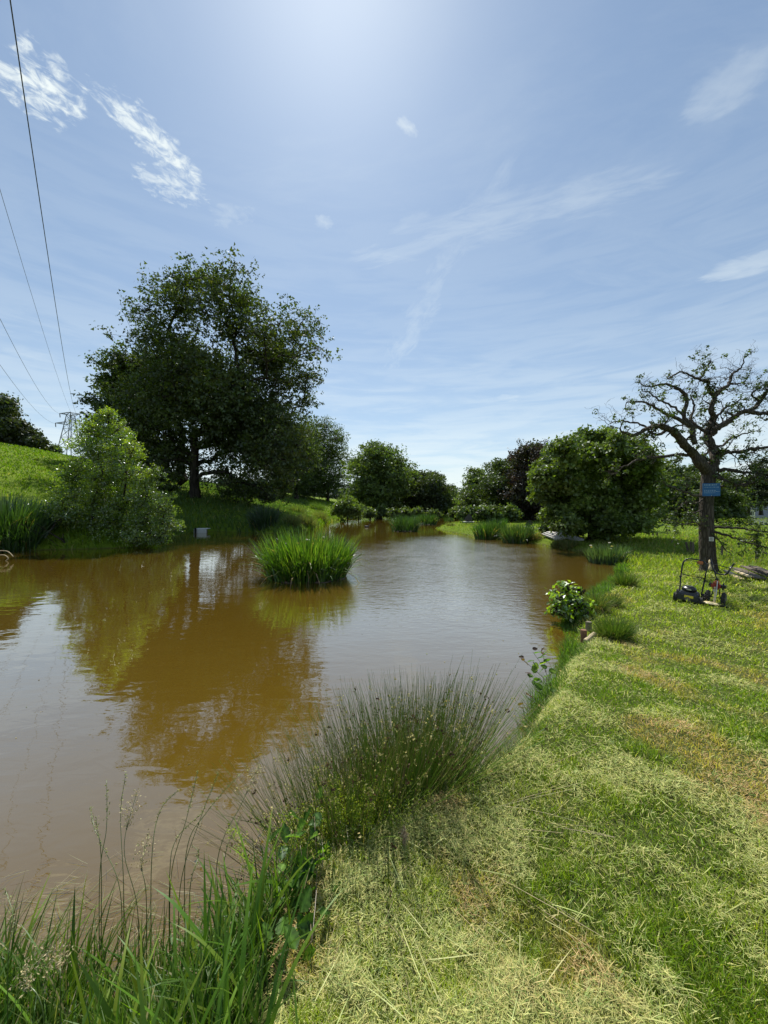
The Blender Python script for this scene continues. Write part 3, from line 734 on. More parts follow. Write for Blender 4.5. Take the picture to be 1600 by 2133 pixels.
# flutes and lumps
rel = V - gbase; an = np.arctan2(rel[:, 1], rel[:, 0]); zz_ = rel[:, 2]
amp = 1 + .045 * np.sin(an * 5 + zz_ * 1.3) + .03 * np.sin(an * 9 - zz_ * 2.1) + .10 * np.exp(-np.clip(zz_, 0, 9) / .25) * np.sin(an * 4 + .8) + .05 * (vnoise(an * 4, zz_ * 3, 3) - .5)
cx_ = np.interp(V[:, 2], tp[:, 2], tp[:, 0]); cy_ = np.interp(V[:, 2], tp[:, 2], tp[:, 1])
V[:, 0] = cx_ + (V[:, 0] - cx_) * amp; V[:, 1] = cy_ + (V[:, 1] - cy_) * amp
mesh_np('trunk', V - gbase, f, M['bark2'], root, C, True)
LIMBS = [  # points, start width, end width, depth start/end, leafiness
    ([(1477, 985), (1462, 968), (1444, 945), (1426, 926), (1411, 906), (1396, 893), (1372, 886), (1347, 893), (1322, 906), (1300, 901)], 22, 5, 0, -1.0, .5),
    ([(1478, 985), (1488, 962), (1488, 940), (1480, 922), (1474, 900), (1486, 876), (1482, 852), (1489, 828)], 22, 9, 0, .3, .5),
    ([(1489, 828), (1478, 815), (1474, 797), (1458, 791), (1440, 783), (1420, 775), (1404, 781), (1392, 790)], 8, 2, .3, -.3, .05),
    ([(1458, 791), (1468, 774), (1476, 762), (1480, 750)], 4, 2, .2, .1, .9),
    ([(1488, 826), (1504, 810), (1519, 797), (1524, 781), (1536, 771), (1546, 763), (1550, 745)], 8, 2, .3, .6, .05),
    ([(1519, 797), (1534, 800), (1548, 796), (1556, 788)], 4, 1.5, .5, .7, .1),
    ([(1482, 905), (1500, 888), (1516, 879), (1532, 868), (1552, 857), (1576, 860), (1602, 862), (1640, 858)], 13, 6, .1, -.3, .6),
    ([(1550, 858), (1572, 848), (1588, 832), (1598, 814), (1612, 796), (1630, 780)], 8, 3, 0, .5, .6),
    ([(1575, 850), (1582, 838), (1566, 822), (1575, 810), (1592, 800)], 5, 2, .1, .4, .4),
    ([(1490, 952), (1516, 942), (1545, 940), (1572, 935), (1602, 931), (1650, 922)], 9, 5, 0, -.5, .45),
    ([(1488, 978), (1516, 978), (1545, 984), (1575, 985), (1606, 988), (1650, 985)], 8, 4, 0, -.6, .45),
    ([(1487, 985), (1506, 998), (1528, 1010), (1555, 1011), (1580, 1003), (1606, 998)], 8, 3, -.1, -.8, .5),
    ([(1498, 1014), (1520, 1014), (1545, 1010)], 5, 3, .1, -.3, .3),
    ([(1448, 925), (1440, 890), (1424, 866), (1431, 838), (1424, 817), (1404, 806), (1382, 800), (1360, 806), (1344, 804)], 11, 2.5, -.1, .5, .35),
    ([(1440, 892), (1412, 872), (1384, 860), (1358, 846), (1336, 836), (1306, 838)], 8, 2.5, 0, -.6, .55),
    ([(1424, 866), (1400, 845), (1372, 832), (1352, 818), (1336, 812)], 5, 2, 0, .3, .4),
    ([(1446, 948), (1412, 948), (1376, 951), (1342, 956), (1312, 966), (1292, 976)], 8, 2.5, 0, -.9, .45),
    ([(1395, 893), (1372, 905), (1356, 900), (1340, 885), (1318, 880), (1296, 878), (1270, 880)], 6, 2, -.3, -.9, .25),
    ([(1474, 900), (1452, 888), (1438, 872), (1446, 850), (1440, 832)], 8, 3, .1, .6, .5),
    ([(1484, 880), (1500, 862), (1512, 848), (1530, 842), (1545, 830)], 6, 2.5, .3, .8, .45),
    ([(1480, 922), (1500, 930), (1520, 915), (1545, 905), (1566, 900)], 6, 2.5, .2, .8, .5),
    ([(1468, 1036), (1440, 1030), (1412, 1020), (1386, 1010)], 5, 2, -.1, -.6, .25),
    ([(1466, 1040), (1448, 1050), (1430, 1045), (1412, 1060)], 4, 1.5, -.1, -.5, .5),
    ([(1486, 1100), (1516, 1098), (1550, 1102), (1590, 1108), (1640, 1112)], 5, 2.5, 0, -.5, .8),
    ([(1486, 1108), (1510, 1113), (1540, 1124), (1572, 1134), (1606, 1142)], 5, 2.5, -.1, -.9, .8),
    ([(1464, 1096), (1446, 1086), (1430, 1092), (1412, 1090)], 3.5, 1.5, 0, -.4, 1.0),
    ([(1486, 1112), (1500, 1130), (1512, 1146), (1526, 1156)], 3, 1.2, 0, -.5, .1),
    ([(1466, 1060), (1446, 1070), (1428, 1078), (1405, 1096)], 3.5, 1.2, 0, -.5, .2)]
twP0, twP1, twR0, twR1, lp, lweight = [], [], [], [], [], []


def twig(p, d, L, r, depth, leafy):
    n_ = max(3, int(L / .07)); p = np.array(p)
    for i in range(n_):
        d = d + RNG.normal(0, .5, 3); d[2] += .04; d /= np.linalg.norm(d)
        q = p + d * L / n_; r2 = max(r * (1 - .75 / n_), .0022)
        twP0.append(p); twP1.append(q); twR0.append(r); twR1.append(r2); p, r = q, r2
        if depth < 2 and random.random() < .42:
            dd = d + RNG.normal(0, .9, 3); dd /= np.linalg.norm(dd); twig(p, dd, L * random.uniform(.3, .6), r * .65, depth + 1, leafy)
        if random.random() < leafy * .12: lp.append(p.copy())
    if random.random() < leafy * .62: lp.append(p.copy())


for (pts, w0, w1, d0, d1, leafy) in LIMBS:
    if max(q[1] for q in pts) < 960 or leafy < .1: leafy *= .62
    P_, r_ = glimb(pts, w0, w1, d0, d1)
    V, f, C = poly_tube(P_, r_ * (1 + .12 * RNG.normal(size=len(r_)).clip(-1, 1)), 8)
    mesh_np('limb', V - gbase, f, M['bark2'], root, C, True)
    k = len(P_)
    for i in range(int(k * (.15 if w0 > 6 else .35)), k):
        if random.random() < .55:
            td = P_[min(i + 1, k - 1)] - P_[i - 1]; td /= np.linalg.norm(td)
            dd = td * .5 + RNG.normal(0, .7, 3); dd[2] += .15 if leafy < .7 else -.15; dd /= np.linalg.norm(dd)
            twig(P_[i], dd, random.uniform(.28, .85), max(r_[i] * .32, .005), 0, leafy)
    twig(P_[-1], td, .5, r_[-1] * .8, 0, leafy)
V, f, C = edges_tubes(twP0, twP1, twR0, twR1, 4)
o_ = mesh_np('twigs', V - gbase, f, M['bark2'], root, C, True); o_['kind'] = 'stuff'
lp = np.array(lp); lp = lp[RNG.random(len(lp)) < .55]; npt = 13; Q = np.repeat(lp, npt, 0); u = RNG.normal(size=Q.shape); Q = Q + u * .045
V, f, C = leafs(Q, RNG.uniform(.05, .095, len(Q)), u * .6 + RNG.normal(size=Q.shape) * .5 + [0, 0, .6], vary(np.array([(.085, .12, .022), (.06, .09, .018)])[RNG.integers(0, 2, len(Q))], len(Q), .3))
o_ = mesh_np('leaves', V - gbase, f, M['leaf'], root, C); o_['kind'] = 'stuff'
# pale torn wood at its foot
V, f, C = poly_tube(smooth_path([at(1478, 1188, GY - .33), at(1482, 1180, GY - .32), at(1480, 1172, GY - .29), at(1478, 1166, GY - .25)], 3), np.array([.03, .05, .055, .06, .05, .05, .045, .04, .03, .012]), 6)
mesh_np('torn_bark', V - gbase, f, M['palewood'], root, C, True)

# ------------------------------------------------------------------ small mesh helpers for made things


def bm_obj(name, bm, mat, parent=None, bevel=0.0, smooth=False, loc=None):
    if bevel:
        bmesh.ops.bevel(bm, geom=bm.edges[:], offset=bevel, segments=2, affect='EDGES', clamp_overlap=True)
    me = bpy.data.meshes.new(name); bm.to_mesh(me); bm.free(); me.materials.append(mat)
    if smooth:
        for p in me.polygons: p.use_smooth = True
    o = bpy.data.objects.new(name, me); COL.objects.link(o)
    if parent: o.parent = parent
    if loc is not None: o.location = loc
    return o


def bm_box(bm, c, s, rot=None, taper=1.0):
    r = bmesh.ops.create_cube(bm, size=1.0)
    for v in r['verts']:
        k = taper if v.co.z > 0 else 1.0
        v.co = Vector((v.co.x * s[0] * k, v.co.y * s[1] * k, v.co.z * s[2]))
        if rot is not None: v.co = rot @ v.co
        v.co += Vector(c)
    return r['verts']


def box(name, c, s, mat, parent=None, bevel=.0, rot=None, taper=1.0):
    bm = bmesh.new(); bm_box(bm, (0, 0, 0), s, rot, taper)
    return bm_obj(name, bm, mat, parent, bevel, loc=c)


def cylo(name, c, r, h, axis, mat, parent=None, bevel=.0, seg=20, r2=None):
    bm = bmesh.new(); bmesh.ops.create_cone(bm, cap_ends=True, segments=seg, radius1=r, radius2=r if r2 is None else r2, depth=h)
    q = Vector((0, 0, 1)).rotation_difference(Vector(axis)).to_matrix()
    for v in bm.verts: v.co = q @ v.co
    return bm_obj(name, bm, mat, parent, bevel, loc=c)


def tube(name, pts, r, mat, parent=None, k=6, sides=8, smooth_it=True):
    P_ = smooth_path(pts, k) if smooth_it else np.asarray(pts, float)
    V, f, C = poly_tube(P_, r, sides); return mesh_np(name, V, f, mat, parent, C, True)


def round_corners(pts, k=.25):
    P_ = [np.array(p, float) for p in pts]; o = [P_[0]]
    for i in range(1, len(P_) - 1):
        a, b, c = P_[i - 1], P_[i], P_[i + 1]
        for t in (0., .25, .5, .75, 1.):
            p0 = b + (a - b) * k; p2 = b + (c - b) * k
            o.append((1 - t) ** 2 * p0 + 2 * t * (1 - t) * b + t * t * p2)
    o.append(P_[-1]); return np.array(o)


# signs on the gnarled oak
def facing(x, y): return math.atan2(-y, -x) + math.pi / 2   # rz so that local -Y faces the camera


sx, sy, sz = at(1482, 1020, GY - .36)
sg = empty('blue_sign', (sx, sy, sz), 'faded blue notice board fixed to the trunk of the gnarled oak', 'sign', rz=facing(sx, sy) * .55)
box('board', (0, 0, 0), (.40, .02, .36), M['bluesign'], sg, .003)


def text(name, body, size, loc, mat, parent, sx_=1.0):
    cu = bpy.data.curves.new(name, 'FONT'); cu.body = body; cu.size = size; cu.align_x = 'CENTER'; cu.align_y = 'CENTER'; cu.extrude = .0006
    t = bpy.data.objects.new(name, cu); COL.objects.link(t); dg = bpy.context.evaluated_depsgraph_get()
    me = bpy.data.meshes.new_from_object(t.evaluated_get(dg)); bpy.data.objects.remove(t)
    me.materials.clear(); me.materials.append(mat); o = bpy.data.objects.new(name, me); COL.objects.link(o)
    o.parent = parent; o.location = loc; o.rotation_euler = (R(90), 0, 0); o.scale = (sx_, 1, 1); return o


bm = bmesh.new()
for (zc, hh_, x0, x1) in [(.135, .030, -.17, .13), (.07, .014, -.17, .17), (-.02, .014, -.17, .10), (-.055, .014, -.17, .15), (-.09, .014, -.17, .06)]:
    x = x0
    while x < x1:
        wd = random.uniform(.014, .04); bm_box(bm, (x + wd / 2, -.0115, zc), (wd, .002, hh_ * random.uniform(.5, .9))); x += wd + .012
o_ = bm_obj('lettering', bm, M['signtext'], sg); o_['kind'] = 'stuff'
cylo('nail', (0, -.012, -.165), .008, .01, (0, 1, 0), M['silver'], sg, seg=8)
box('rail', (0, -.012, .165), (.40, .012, .02), M['bluesign'], sg)
sx, sy, sz = at(1482, 1123, GY - .34)
sg = empty('white_notice', (sx, sy, sz), 'small white notice nailed low on the gnarled oak trunk', 'notice', rz=facing(sx, sy) * .55)
box('board', (0, 0, 0), (.105, .012, .115), M['white'], sg, .002)
bm = bmesh.new()
for i in range(4): bm_box(bm, (random.uniform(-.008, .008), -.0075, .035 - i * .022), (random.uniform(.05, .08), .002, .008))
bm_obj('lettering', bm, M['darktext'], sg)['kind'] = 'stuff'

# ------------------------------------------------------------------ lawn mower
mx, my, mz = ground_at(1433, 1254)
mz = zg(mx, my)
SC = 1.0
mw_ = empty('lawn_mower', (mx, my, mz), 'black push lawn mower with a tall folding handle on the mown bank', 'lawn mower', rz=-math.atan2(mx, my) + R(-8))
mw_.rotation_euler = (R(0), R(5), -math.atan2(mx, my) + R(-6))
mw_.scale = (.86, .86, .90)
# local: front faces -Y, width along X
bm = bmesh.new()
v = bm_box(bm, (0, .10, .145), (.40, .46, .16), None, .86)
deckm = bm_obj('deck', bm, M['deck'], mw_, .025)
box('front_apron', (0, -.145, .115), (.40, .03, .13), M['deck'], mw_, .01)
bm = bmesh.new(); bmesh.ops.create_cone(bm, cap_ends=True, segments=28, radius1=.155, radius2=.125, depth=.085)
bm_obj('engine_cover', bm, M['blackp'], mw_, .015, True, (-.01, .10, .285))
cylo('starter_cap', (-.01, .10, .334), .09, .02, (0, 0, 1), M['blackp'], mw_, .006, 24)
box('engine_badge', (0, -.052, .285), (.09, .012, .022), M['silver'], mw_, .002)
lb = box('warning_label', (.02, -.1625, .145), (.165, .004, .052), M['yellow'], mw_)
box('label_print', (.02, -.1655, .145), (.12, .002, .012), M['orange'], lb, loc=None) if False else None
cylo('front_bump', (0, -.16, .085), .055, .03, (0, 1, .2), M['hub'], mw_, .008, 18)
for x_ in (-.235, .235):
    for y_, rr in ((-.09, .085), (.33, .095)):
        wh = cylo('wheel', (x_, y_, rr), rr, .06, (1, 0, 0), M['rubber'], mw_, .012, 26)
        h_ = cylo('hub', (math.copysign(.032, x_), 0, 0), rr * .55, .012, (1, 0, 0), M['hub'], wh, .003, 16)
for x_ in (-.2, .2):
    tube('lower_handle', [(x_ * 1.05, .28, .16), (x_ * 1.05, .34, .24), (x_ * 1.12, .44, .46)], .016, M['blackm'], mw_, 4)
up = round_corners([(-.225, .43, .44), (-.232, .56, .80), (-.15, .62, .90), (.15, .62, .90), (.232, .56, .80), (.225, .43, .44)], .35)
tube('upper_handle', up, .016, M['blackm'], mw_, smooth_it=False)
tube('bail_lever', round_corners([(-.21, .53, .74), (-.205, .53, .81), (-.13, .575, .862), (.14, .575, .862), (.20, .53, .80), (.205, .53, .72)], .35), .006, M['blackm'], mw_, smooth_it=False)
cb = tube('crossbar', [(-.225, .45, .53), (0, .45, .525), (.225, .45, .52)], .010, M['blackm'], mw_)
tube('crossbar_label', [(-.06, .447, .531), (0, .447, .5285), (.07, .447, .525)], .0125, M['yellow'], mw_)
box('control_box', (.10, .58, .845), (.12, .05, .07), M['orange'], mw_, .01)
tube('control_lever', round_corners([(.05, .55, .86), (.08, .52, .76), (.16, .50, .72), (.20, .53, .78)], .35), .006, M['blackm'], mw_, smooth_it=False)
tube('throttle_cable', [(.12, .57, .83), (.20, .50, .66), (.14, .38, .46), (.06, .25, .33)], .004, M['blackm'], mw_)
tube('starter_rope', [(-.22, .44, .50), (-.12, .32, .42), (-.03, .18, .35)], .003, M['blackm'], mw_)
for x_ in (-.24, .24):
    cylo('clamp_knob', (x_, .435, .47), .022, .03, (1, 0, 0), M['blackp'], mw_, .004, 10)
box('deflector', (0, .36, .15), (.34, .10, .11), M['blackp'], mw_, .02)

# ------------------------------------------------------------------ wheeled trimmer
tx, ty, tz = ground_at(1487, 1260); tz = zg(tx, ty)
tm = empty('wheeled_trimmer', (tx, ty, tz), 'two wheeled petrol trimmer with red engine and cream cutting head beside the mower', 'trimmer')
tm.scale = (.98, .98, 1.0)
tm.rotation_euler = (0, R(3), -math.atan2(tx, ty) + R(-10))
for x_, nm in ((-.125, 0), (.125, 1)):
    wh = cylo('wheel', (x_, .12, .125), .125, .055, (1, 0, 0), M['rubber'], tm, .016, 30)
    cylo('hub', (math.copysign(.03, x_), 0, 0), .06, .012, (1, 0, 0), M['hub'], wh, .003, 16)
tube('axle', [(-.12, .12, .125), (0, .12, .125), (.12, .12, .125)], .009, M['blackm'], tm)
for x_ in (-.07, .07):
    tube('frame_strut', [(x_, .12, .13), (x_ * .7, .14, .26), (x_ * .3, .18, .42)], .009, M['blackm'], tm)
box('engine_block', (.0, .10, .36), (.15, .14, .13), M['red'], tm, .03)
box('engine_cowl', (.01, .09, .435), (.10, .11, .05), M['orange'], tm, .02)
box('fuel_tank', (.105, .13, .36), (.09, .15, .13), M['blackp'], tm, .035)
box('muffler', (-.085, .11, .37), (.06, .11, .09), M['blackp'], tm, .02)
cylo('spark_plug', (0, .015, .335), .018, .05, (0, 1, 0), M['silver'], tm, .003, 10)
box('gear_housing', (0, .03, .275), (.06, .07, .06), M['silver'], tm, .012)
tube('pole', [(.025, .04, .47), (.028, .0, .30), (.025, -.06, .06)], .008, M['silver'], tm)
bm = bmesh.new(); bm_box(bm, (0, 0, 0), (.035, .03, .24), Matrix.Rotation(R(-16), 3, 'X'), .9); bm_obj('cutter_shaft', bm, M['cream'], tm, .006, loc=(.012, -.045, .13))
bm = bmesh.new(); bmesh.ops.create_cone(bm, cap_ends=True, segments=22, radius1=.13, radius2=.10, depth=.022)
for v in bm.verts: v.co.y *= .75
bm_obj('cutter_guard', bm, M['cream'], tm, .004, loc=(-.03, -.10, .045))
cylo('line_head', (.0, -.10, .028), .04, .03, (0, 0, 1), M['red'], tm, .006, 14)
bm = bmesh.new(); bm_box(bm, (0, 0, 0), (.26, .06, .035), Matrix.Rotation(R(-18), 3, 'Z')); bm_obj('rubber_flap', bm, M['blackp'], tm, .008, loc=(.13, -.09, .03))
tube('steering_column', [(.0, .16, .42), (-.02, .20, .50), (-.06, .24, .60)], .011, M['blackm'], tm)
box('column_clamp', (-.005, .18, .47), (.05, .05, .07), M['blackp'], tm, .01)
hb_ = round_corners([(-.13, .27, .82), (-.10, .25, .68), (-.04, .24, .58), (.12, .24, .58), (.20, .27, .78)], .3)
tube('handlebar', hb_, .014, M['blackm'], tm, smooth_it=False)
tube('handlebar_brace', [(-.125, .27, .76), (.03, .26, .745), (.17, .26, .72)], .008, M['blackm'], tm)
tube('grip', [(.175, .265, .715), (.20, .27, .78), (.225, .275, .83)], .015, M['blackp'], tm)
tube('grip', [(-.125, .27, .76), (-.13, .27, .81), (-.145, .275, .86)], .015, M['blackp'], tm)
tube('trigger_cable', [(-.13, .25, .80), (-.20, .2, .72), (-.14, .16, .62), (-.03, .15, .47)], .004, M['blackm'], tm)

# ------------------------------------------------------------------ planks beside the oak, stakes, posts
SPOT = [((1512, 1193), (1545, 1210), 'palewood', .14, 'pale split board at the left end of the plank pile'),
        ((1535, 1190), (1585, 1212), 'wood', .22, 'grey plank lying across the middle of the pile'),
        ((1550, 1190), (1606, 1208), 'wood', .18, 'dark weathered plank at the back of the pile'),
        ((1528, 1200), (1562, 1214), 'palewood', .10, 'short bright sawn board at the front of the pile'),
        ((1568, 1196), (1625, 1216), 'wood', .20, 'long plank running out of the right edge of the view')]
for i, (a, b, mt, wd, lab) in enumerate(SPOT):
    p0 = np.array(ground_at(*a)); p1 = np.array(ground_at(*b)); c = (p0 + p1) / 2; d = p1 - p0; L = np.linalg.norm(d[:2]); L = min(max(L, .5), 1.7)
    zc = zg(c[0], c[1]) + .045 + .035 * i
    o_ = box('plank', (c[0], c[1], zc), (L, wd, .03), M[mt], None, .003); o_.rotation_euler = (R(random.uniform(-4, 4)), R(random.uniform(-3, 3)), math.atan2(d[1], d[0]))
    tag(o_, lab, 'plank', 'planks piled right of the gnarled oak')
for i, (px, pyb, hpx, wpx, lean, lab) in enumerate([(1353, 1118, 12, 3, -.2, 'fence post nearest the large rounded tree'), (1360, 1119, 11, 3, .1, 'second fence post in the shaded row'),
                                                    (1369, 1121, 10, 3, .15, 'third fence post in the shaded row'), (1398, 1134, 9, 2.4, .9, 'thin stake leaning far over in the rough grass'),
                                                    (1434, 1150, 17, 3.6, -.25, 'left post of the three leaning together by the oak'), (1439, 1151, 18, 3.6, -.1, 'middle post of the three leaning together by the oak'), (1444, 1152, 18, 3.8, .05, 'right post of the three leaning together by the oak'),
                                                    (1504, 1158, 17, 4, .06, 'upright dark fence post just right of the gnarled oak'), (1577, 1167, 18, 5.4, .1, 'stout fence post nearest the right edge')]):
    x, y, z = ground_at(px, pyb); h_ = hpx / F * y * 1.25; wd = wpx / F * y
    bm = bmesh.new(); bm_box(bm, (0, 0, h_ / 2 - .1), (wd, wd, h_ + .2), None, .9)
    o_ = bm_obj('fence_post', bm, M['wood'], None, wd * .12, loc=(x, y, z)); o_.rotation_euler = (0, lean, random.uniform(0, 1))
    tag(o_, lab, 'fence post', 'old fence posts in the rough grass')
for (px, py, h_, r_, mt, lab, lean) in [(1216, 1340, .20, .045, 'wood', 'short brown round stake at the water edge', .0), (1226, 1316, .16, .045, 'wood', 'grey topped stake behind the brown one', .05)]:
    x, y, z = ground_at(px, py); o_ = cylo('wooden_stake', (x, y, max(z, 0) + h_ / 2 - .06), r_, h_ + .12, (lean, 0, 1), flat_mat('stake wood', (.22, .11, .06) if h_ > .17 else (.2, .17, .12), .85, 0, .4, 14, .004), None, .006, 12)
    tag(o_, lab, 'stake', 'stakes at the bank')
x, y, z = ground_at(1222, 1340)
o_ = cylo('cut_log', (x + .05, y, zg(x + .05, y) + .05), .035, .26, (.8, .5, .25), M['palewood'], None, .006, 12); tag(o_, 'pale cut log end lying against the stakes in the grass', 'log')
# swim of grey boards on the right bank
for i, (a, b, wd, lab) in enumerate([((1133, 1112), (1166, 1124), .30, 'board nearest the water in the left grey board stack'), ((1137, 1110), (1172, 1122), .30, 'second board of the left grey board stack'), ((1143, 1108), (1178, 1120), .30, 'third board of the left grey board stack'),
                                     ((1158, 1111), (1205, 1126), .32, 'lower board of the long pale walkway'), ((1162, 1108), (1212, 1125), .32, 'upper board of the long pale walkway'), ((1196, 1117), (1217, 1132), .30, 'end board of the walkway dropping towards the water')]):
    Y_ = 19.9 - i * .10
    p0 = at(a[0], a[1], Y_ + 1.0); p1 = at(b[0], b[1], Y_ - .6); c = (p0 + p1) / 2; d = p1 - p0; L = np.linalg.norm(d)
    o_ = box('grey_board', c, (L, wd, .07), M['slat'], None, .008); o_.rotation_euler = (R(6), -math.asin(d[2] / L), math.atan2(d[1], d[0]))
    tag(o_, lab, 'board', 'grey boards on the right bank')
    for q in (0, 1):
        cc = p0 + d * (.15 + .7 * q); zb = zg(cc[0], cc[1]); hh_ = max(cc[2] - zb, .12)
        lg = box('leg', (-.35 * L + .7 * L * q, 0, -hh_ / 2 - .03), (.07, .07, hh_), M['wood'], o_)
# white landing board under the oak
p0 = at(404, 1107, 27.9)
lb = empty('landing_stage', (p0[0], p0[1], 0), 'white board landing stage at the water edge under the huge oak', 'landing stage')
Lw = 26 / F * p0[1]
box('front_board', (Lw / 2, 0, .14), (Lw, .06, .30), M['white'], lb, .01)
box('top_board', (Lw / 2, .35, .295), (Lw, .64, .05), M['white'], lb, .01)
box('post', (.16 * Lw, -.06, .1), (.12, .08, .55), M['blackp'], lb)
box('post', (.95 * Lw, .1, .0), (.1, .1, .5), M['wood'], lb)
# two dark shelters/chairs on the platforms
for (px, py, lab, k) in [(976, 1092, 'dark folded angling chair on the far spit platform', 1.0), (1103, 1103, 'dark angling chair leaning above the large reed bed', .9)]:
    x, y, z = ground_at(px, py); z = max(z, .1) + .12; ch_ = empty('angling_chair', (x, y, z), lab, 'chair', rz=R(-25))
    s_ = y / 44.0 * k
    box('platform', (0, 0, .12 * s_), (1.2 * s_, .8 * s_, .08 * s_), M['slat'], ch_, .01)
    bm = bmesh.new(); bm_box(bm, (0, 0, 0), (.62 * s_, .07 * s_, .85 * s_), Matrix.Rotation(R(38), 3, 'Y')); bm_obj('backrest', bm, M['blackp'], ch_, .015, loc=(-.05 * s_, .1 * s_, .52 * s_))
    box('seat', (.12 * s_, 0, .38 * s_), (.55 * s_, .5 * s_, .09 * s_), M['blackp'], ch_, .015)
    for a_ in (-1, 1):
        for b_ in (-1, 1): cylo('leg', (.12 * s_ + a_ * .24 * s_, b_ * .2 * s_, .26 * s_), .02 * s_, .26 * s_, (0, 0, 1), M['blackm'], ch_, seg=6)
    box('headrest', (.16 * s_, .1 * s_, .86 * s_), (.2 * s_, .2 * s_, .12 * s_), M['blackp'], ch_, .02)

# coot on the water
dx_, dy_ = wat(764, 1098); ck = empty('coot', (dx_, dy_, 0), 'small dark coot swimming on the far water behind the reed island', 'bird')
bm = bmesh.new(); bmesh.ops.create_uvsphere(bm, u_segments=14, v_segments=9, radius=1.0)
for v in bm.verts:
    t = v.co.x; v.co = Vector((v.co.x * .22, v.co.y * .11, v.co.z * .10 + .04 + .05 * max(0, -t) ** 2))
bm_obj('body', bm, M['duck'], ck, 0, True)
V, f, C = poly_tube(smooth_path([(.14, 0, .08), (.19, 0, .16), (.20, 0, .22), (.235, 0, .235), (.27, 0, .225)], 3), np.array([.045, .04, .035, .032, .030, .030, .034, .042, .045, .04, .03, .015, .006]), 8); mesh_np('head', V, f, M['duck'], ck, C, True)
V, f, C = poly_tube([(.27, 0, .222), (.30, 0, .215), (.315, 0, .21)], [.014, .010, .003], 6); mesh_np('beak', V, f, M['white'], ck, C, True)

# ------------------------------------------------------------------ pylon and overhead wires
YP = 150.0
PB = np.array([(143 - 800) / F * YP, YP, 0.0]); PB[2] = zg(PB[0], PB[1])
py_ = empty('pylon', PB, 'grey lattice electricity pylon rising behind the left ridge', 'pylon')


def PP(px, py, dy=0.0): return at(px, py, YP + dy) - PB


top = PP(147, 858); sA, sB = PP(142.5, 865), PP(152, 866)
legs = []
bl, br = PP(118, 975), PP(163, 975); bl[2] = br[2] = -.5
hd = 3.4
for (u, v_) in ((sA, bl), (sB, br)):
    for s in (-1, 1):
        a = u + np.array([0, s * .9, 0]); b = v_ + np.array([0, s * hd, 0]); legs.append((a, b))
for a, b in legs:
    V, f, C = poly_tube([a, b], .15, 4); mesh_np('leg', V, f, M['steel'], py_, C)
BR = []
lv = np.array([0, .09, .20, .33, .48, .64, .82])
for (i0, i1) in ((0, 2), (1, 3), (0, 1), (2, 3)):
    for q in range(len(lv) - 1):
        a0 = legs[i0][0] + (legs[i0][1] - legs[i0][0]) * lv[q]; a1 = legs[i0][0] + (legs[i0][1] - legs[i0][0]) * lv[q + 1]
        b0 = legs[i1][0] + (legs[i1][1] - legs[i1][0]) * lv[q]; b1 = legs[i1][0] + (legs[i1][1] - legs[i1][0]) * lv[q + 1]
        BR += [(a0, b1), (b0, a1), (a0, b0)]
V, f, C = edges_tubes([b[0] for b in BR], [b[1] for b in BR], np.full(len(BR), .065), np.full(len(BR), .065), 4)
for q in range(len(BR)):
    s_ = slice(q * 8, q * 8 + 8)
    mesh_np('brace', V[s_], [f[0][q * 4:q * 4 + 4] - q * 8], M['steel'], py_, C[s_])
for a, b in ((top, legs[0][0]), (top, legs[1][0]), (top, legs[2][0]), (top, legs[3][0])):
    V, f, C = poly_tube([a, b], .12, 4); mesh_np('peak_strut', V, f, M['steel'], py_, C)
ARM = []
for (tip, u, l) in [(PP(124.5, 861), PP(147, 859), PP(142.5, 864)), (PP(115.5, 881), PP(139, 878.5), PP(139, 884)), (PP(170, 878), PP(153, 871), PP(153.5, 876)), (PP(166, 862), PP(150, 860), PP(152, 866))]:
    bm_parts = []
    for s in (-1, 1):
        bm_parts.append(poly_tube([tip, l + [0, s * .9, 0]], .13, 4)); bm_parts.append(poly_tube([tip, u + [0, s * .5, 0]], .10, 4))
    m_ = (tip + l) / 2; bm_parts.append(poly_tube([m_, (tip + u) / 2], .09, 4))
    V, f, C = cat_geo(bm_parts); a_ = mesh_np('cross_arm', V, f, M['steel'], py_, C)
    V, f, C = poly_tube([tip, tip + [.4, -.3, -1.6]], .16, 6); mesh_np('insulator', V, f, M['steel'], a_, C)
for (A_, B_, lab) in [(at(163, 861, YP), np.array([-14.6, 15.0, EYE + 1.3125 * 15.0]), 'dark overhead power line climbing to the top left corner'),
                      (at(147, 858, YP), np.array([-36.5, 36.5, EYE + .819 * 36.5]), 'thin faint earth wire meeting the left edge in the middle of the sky'),
                      (at(125, 862, YP), np.array([-47., 47., EYE + .4825 * 47]), 'overhead power line from the upper left arm of the pylon'),
                      (at(116, 882, YP), np.array([-55., 55., EYE + .3625 * 55]), 'lowest overhead power line, from the lower left arm of the pylon')]:
    hv = (B_ - A_); hl_ = math.hypot(hv[0], hv[1]); dirv = np.array([hv[0], hv[1], 0]) / hl_; SPAN = 300.0
    u_ = hl_ / SPAN; sg_ = (A_[2] - B_[2]) / (4 * u_ * (1 - u_))
    us = np.linspace(0, 1, 90); P_ = A_ + dirv * (us * SPAN)[:, None]; P_[:, 2] = A_[2] - 4 * sg_ * us * (1 - us)
    V, f, C = poly_tube(P_, .026 if 'earth' not in lab else .022, 5)
    o_ = mesh_np('power_line', V, f, M['wire'], None, C, True); tag(o_, lab, 'power line', 'overhead wires from the pylon')

# ------------------------------------------------------------------ houses far right
YH = 100.0


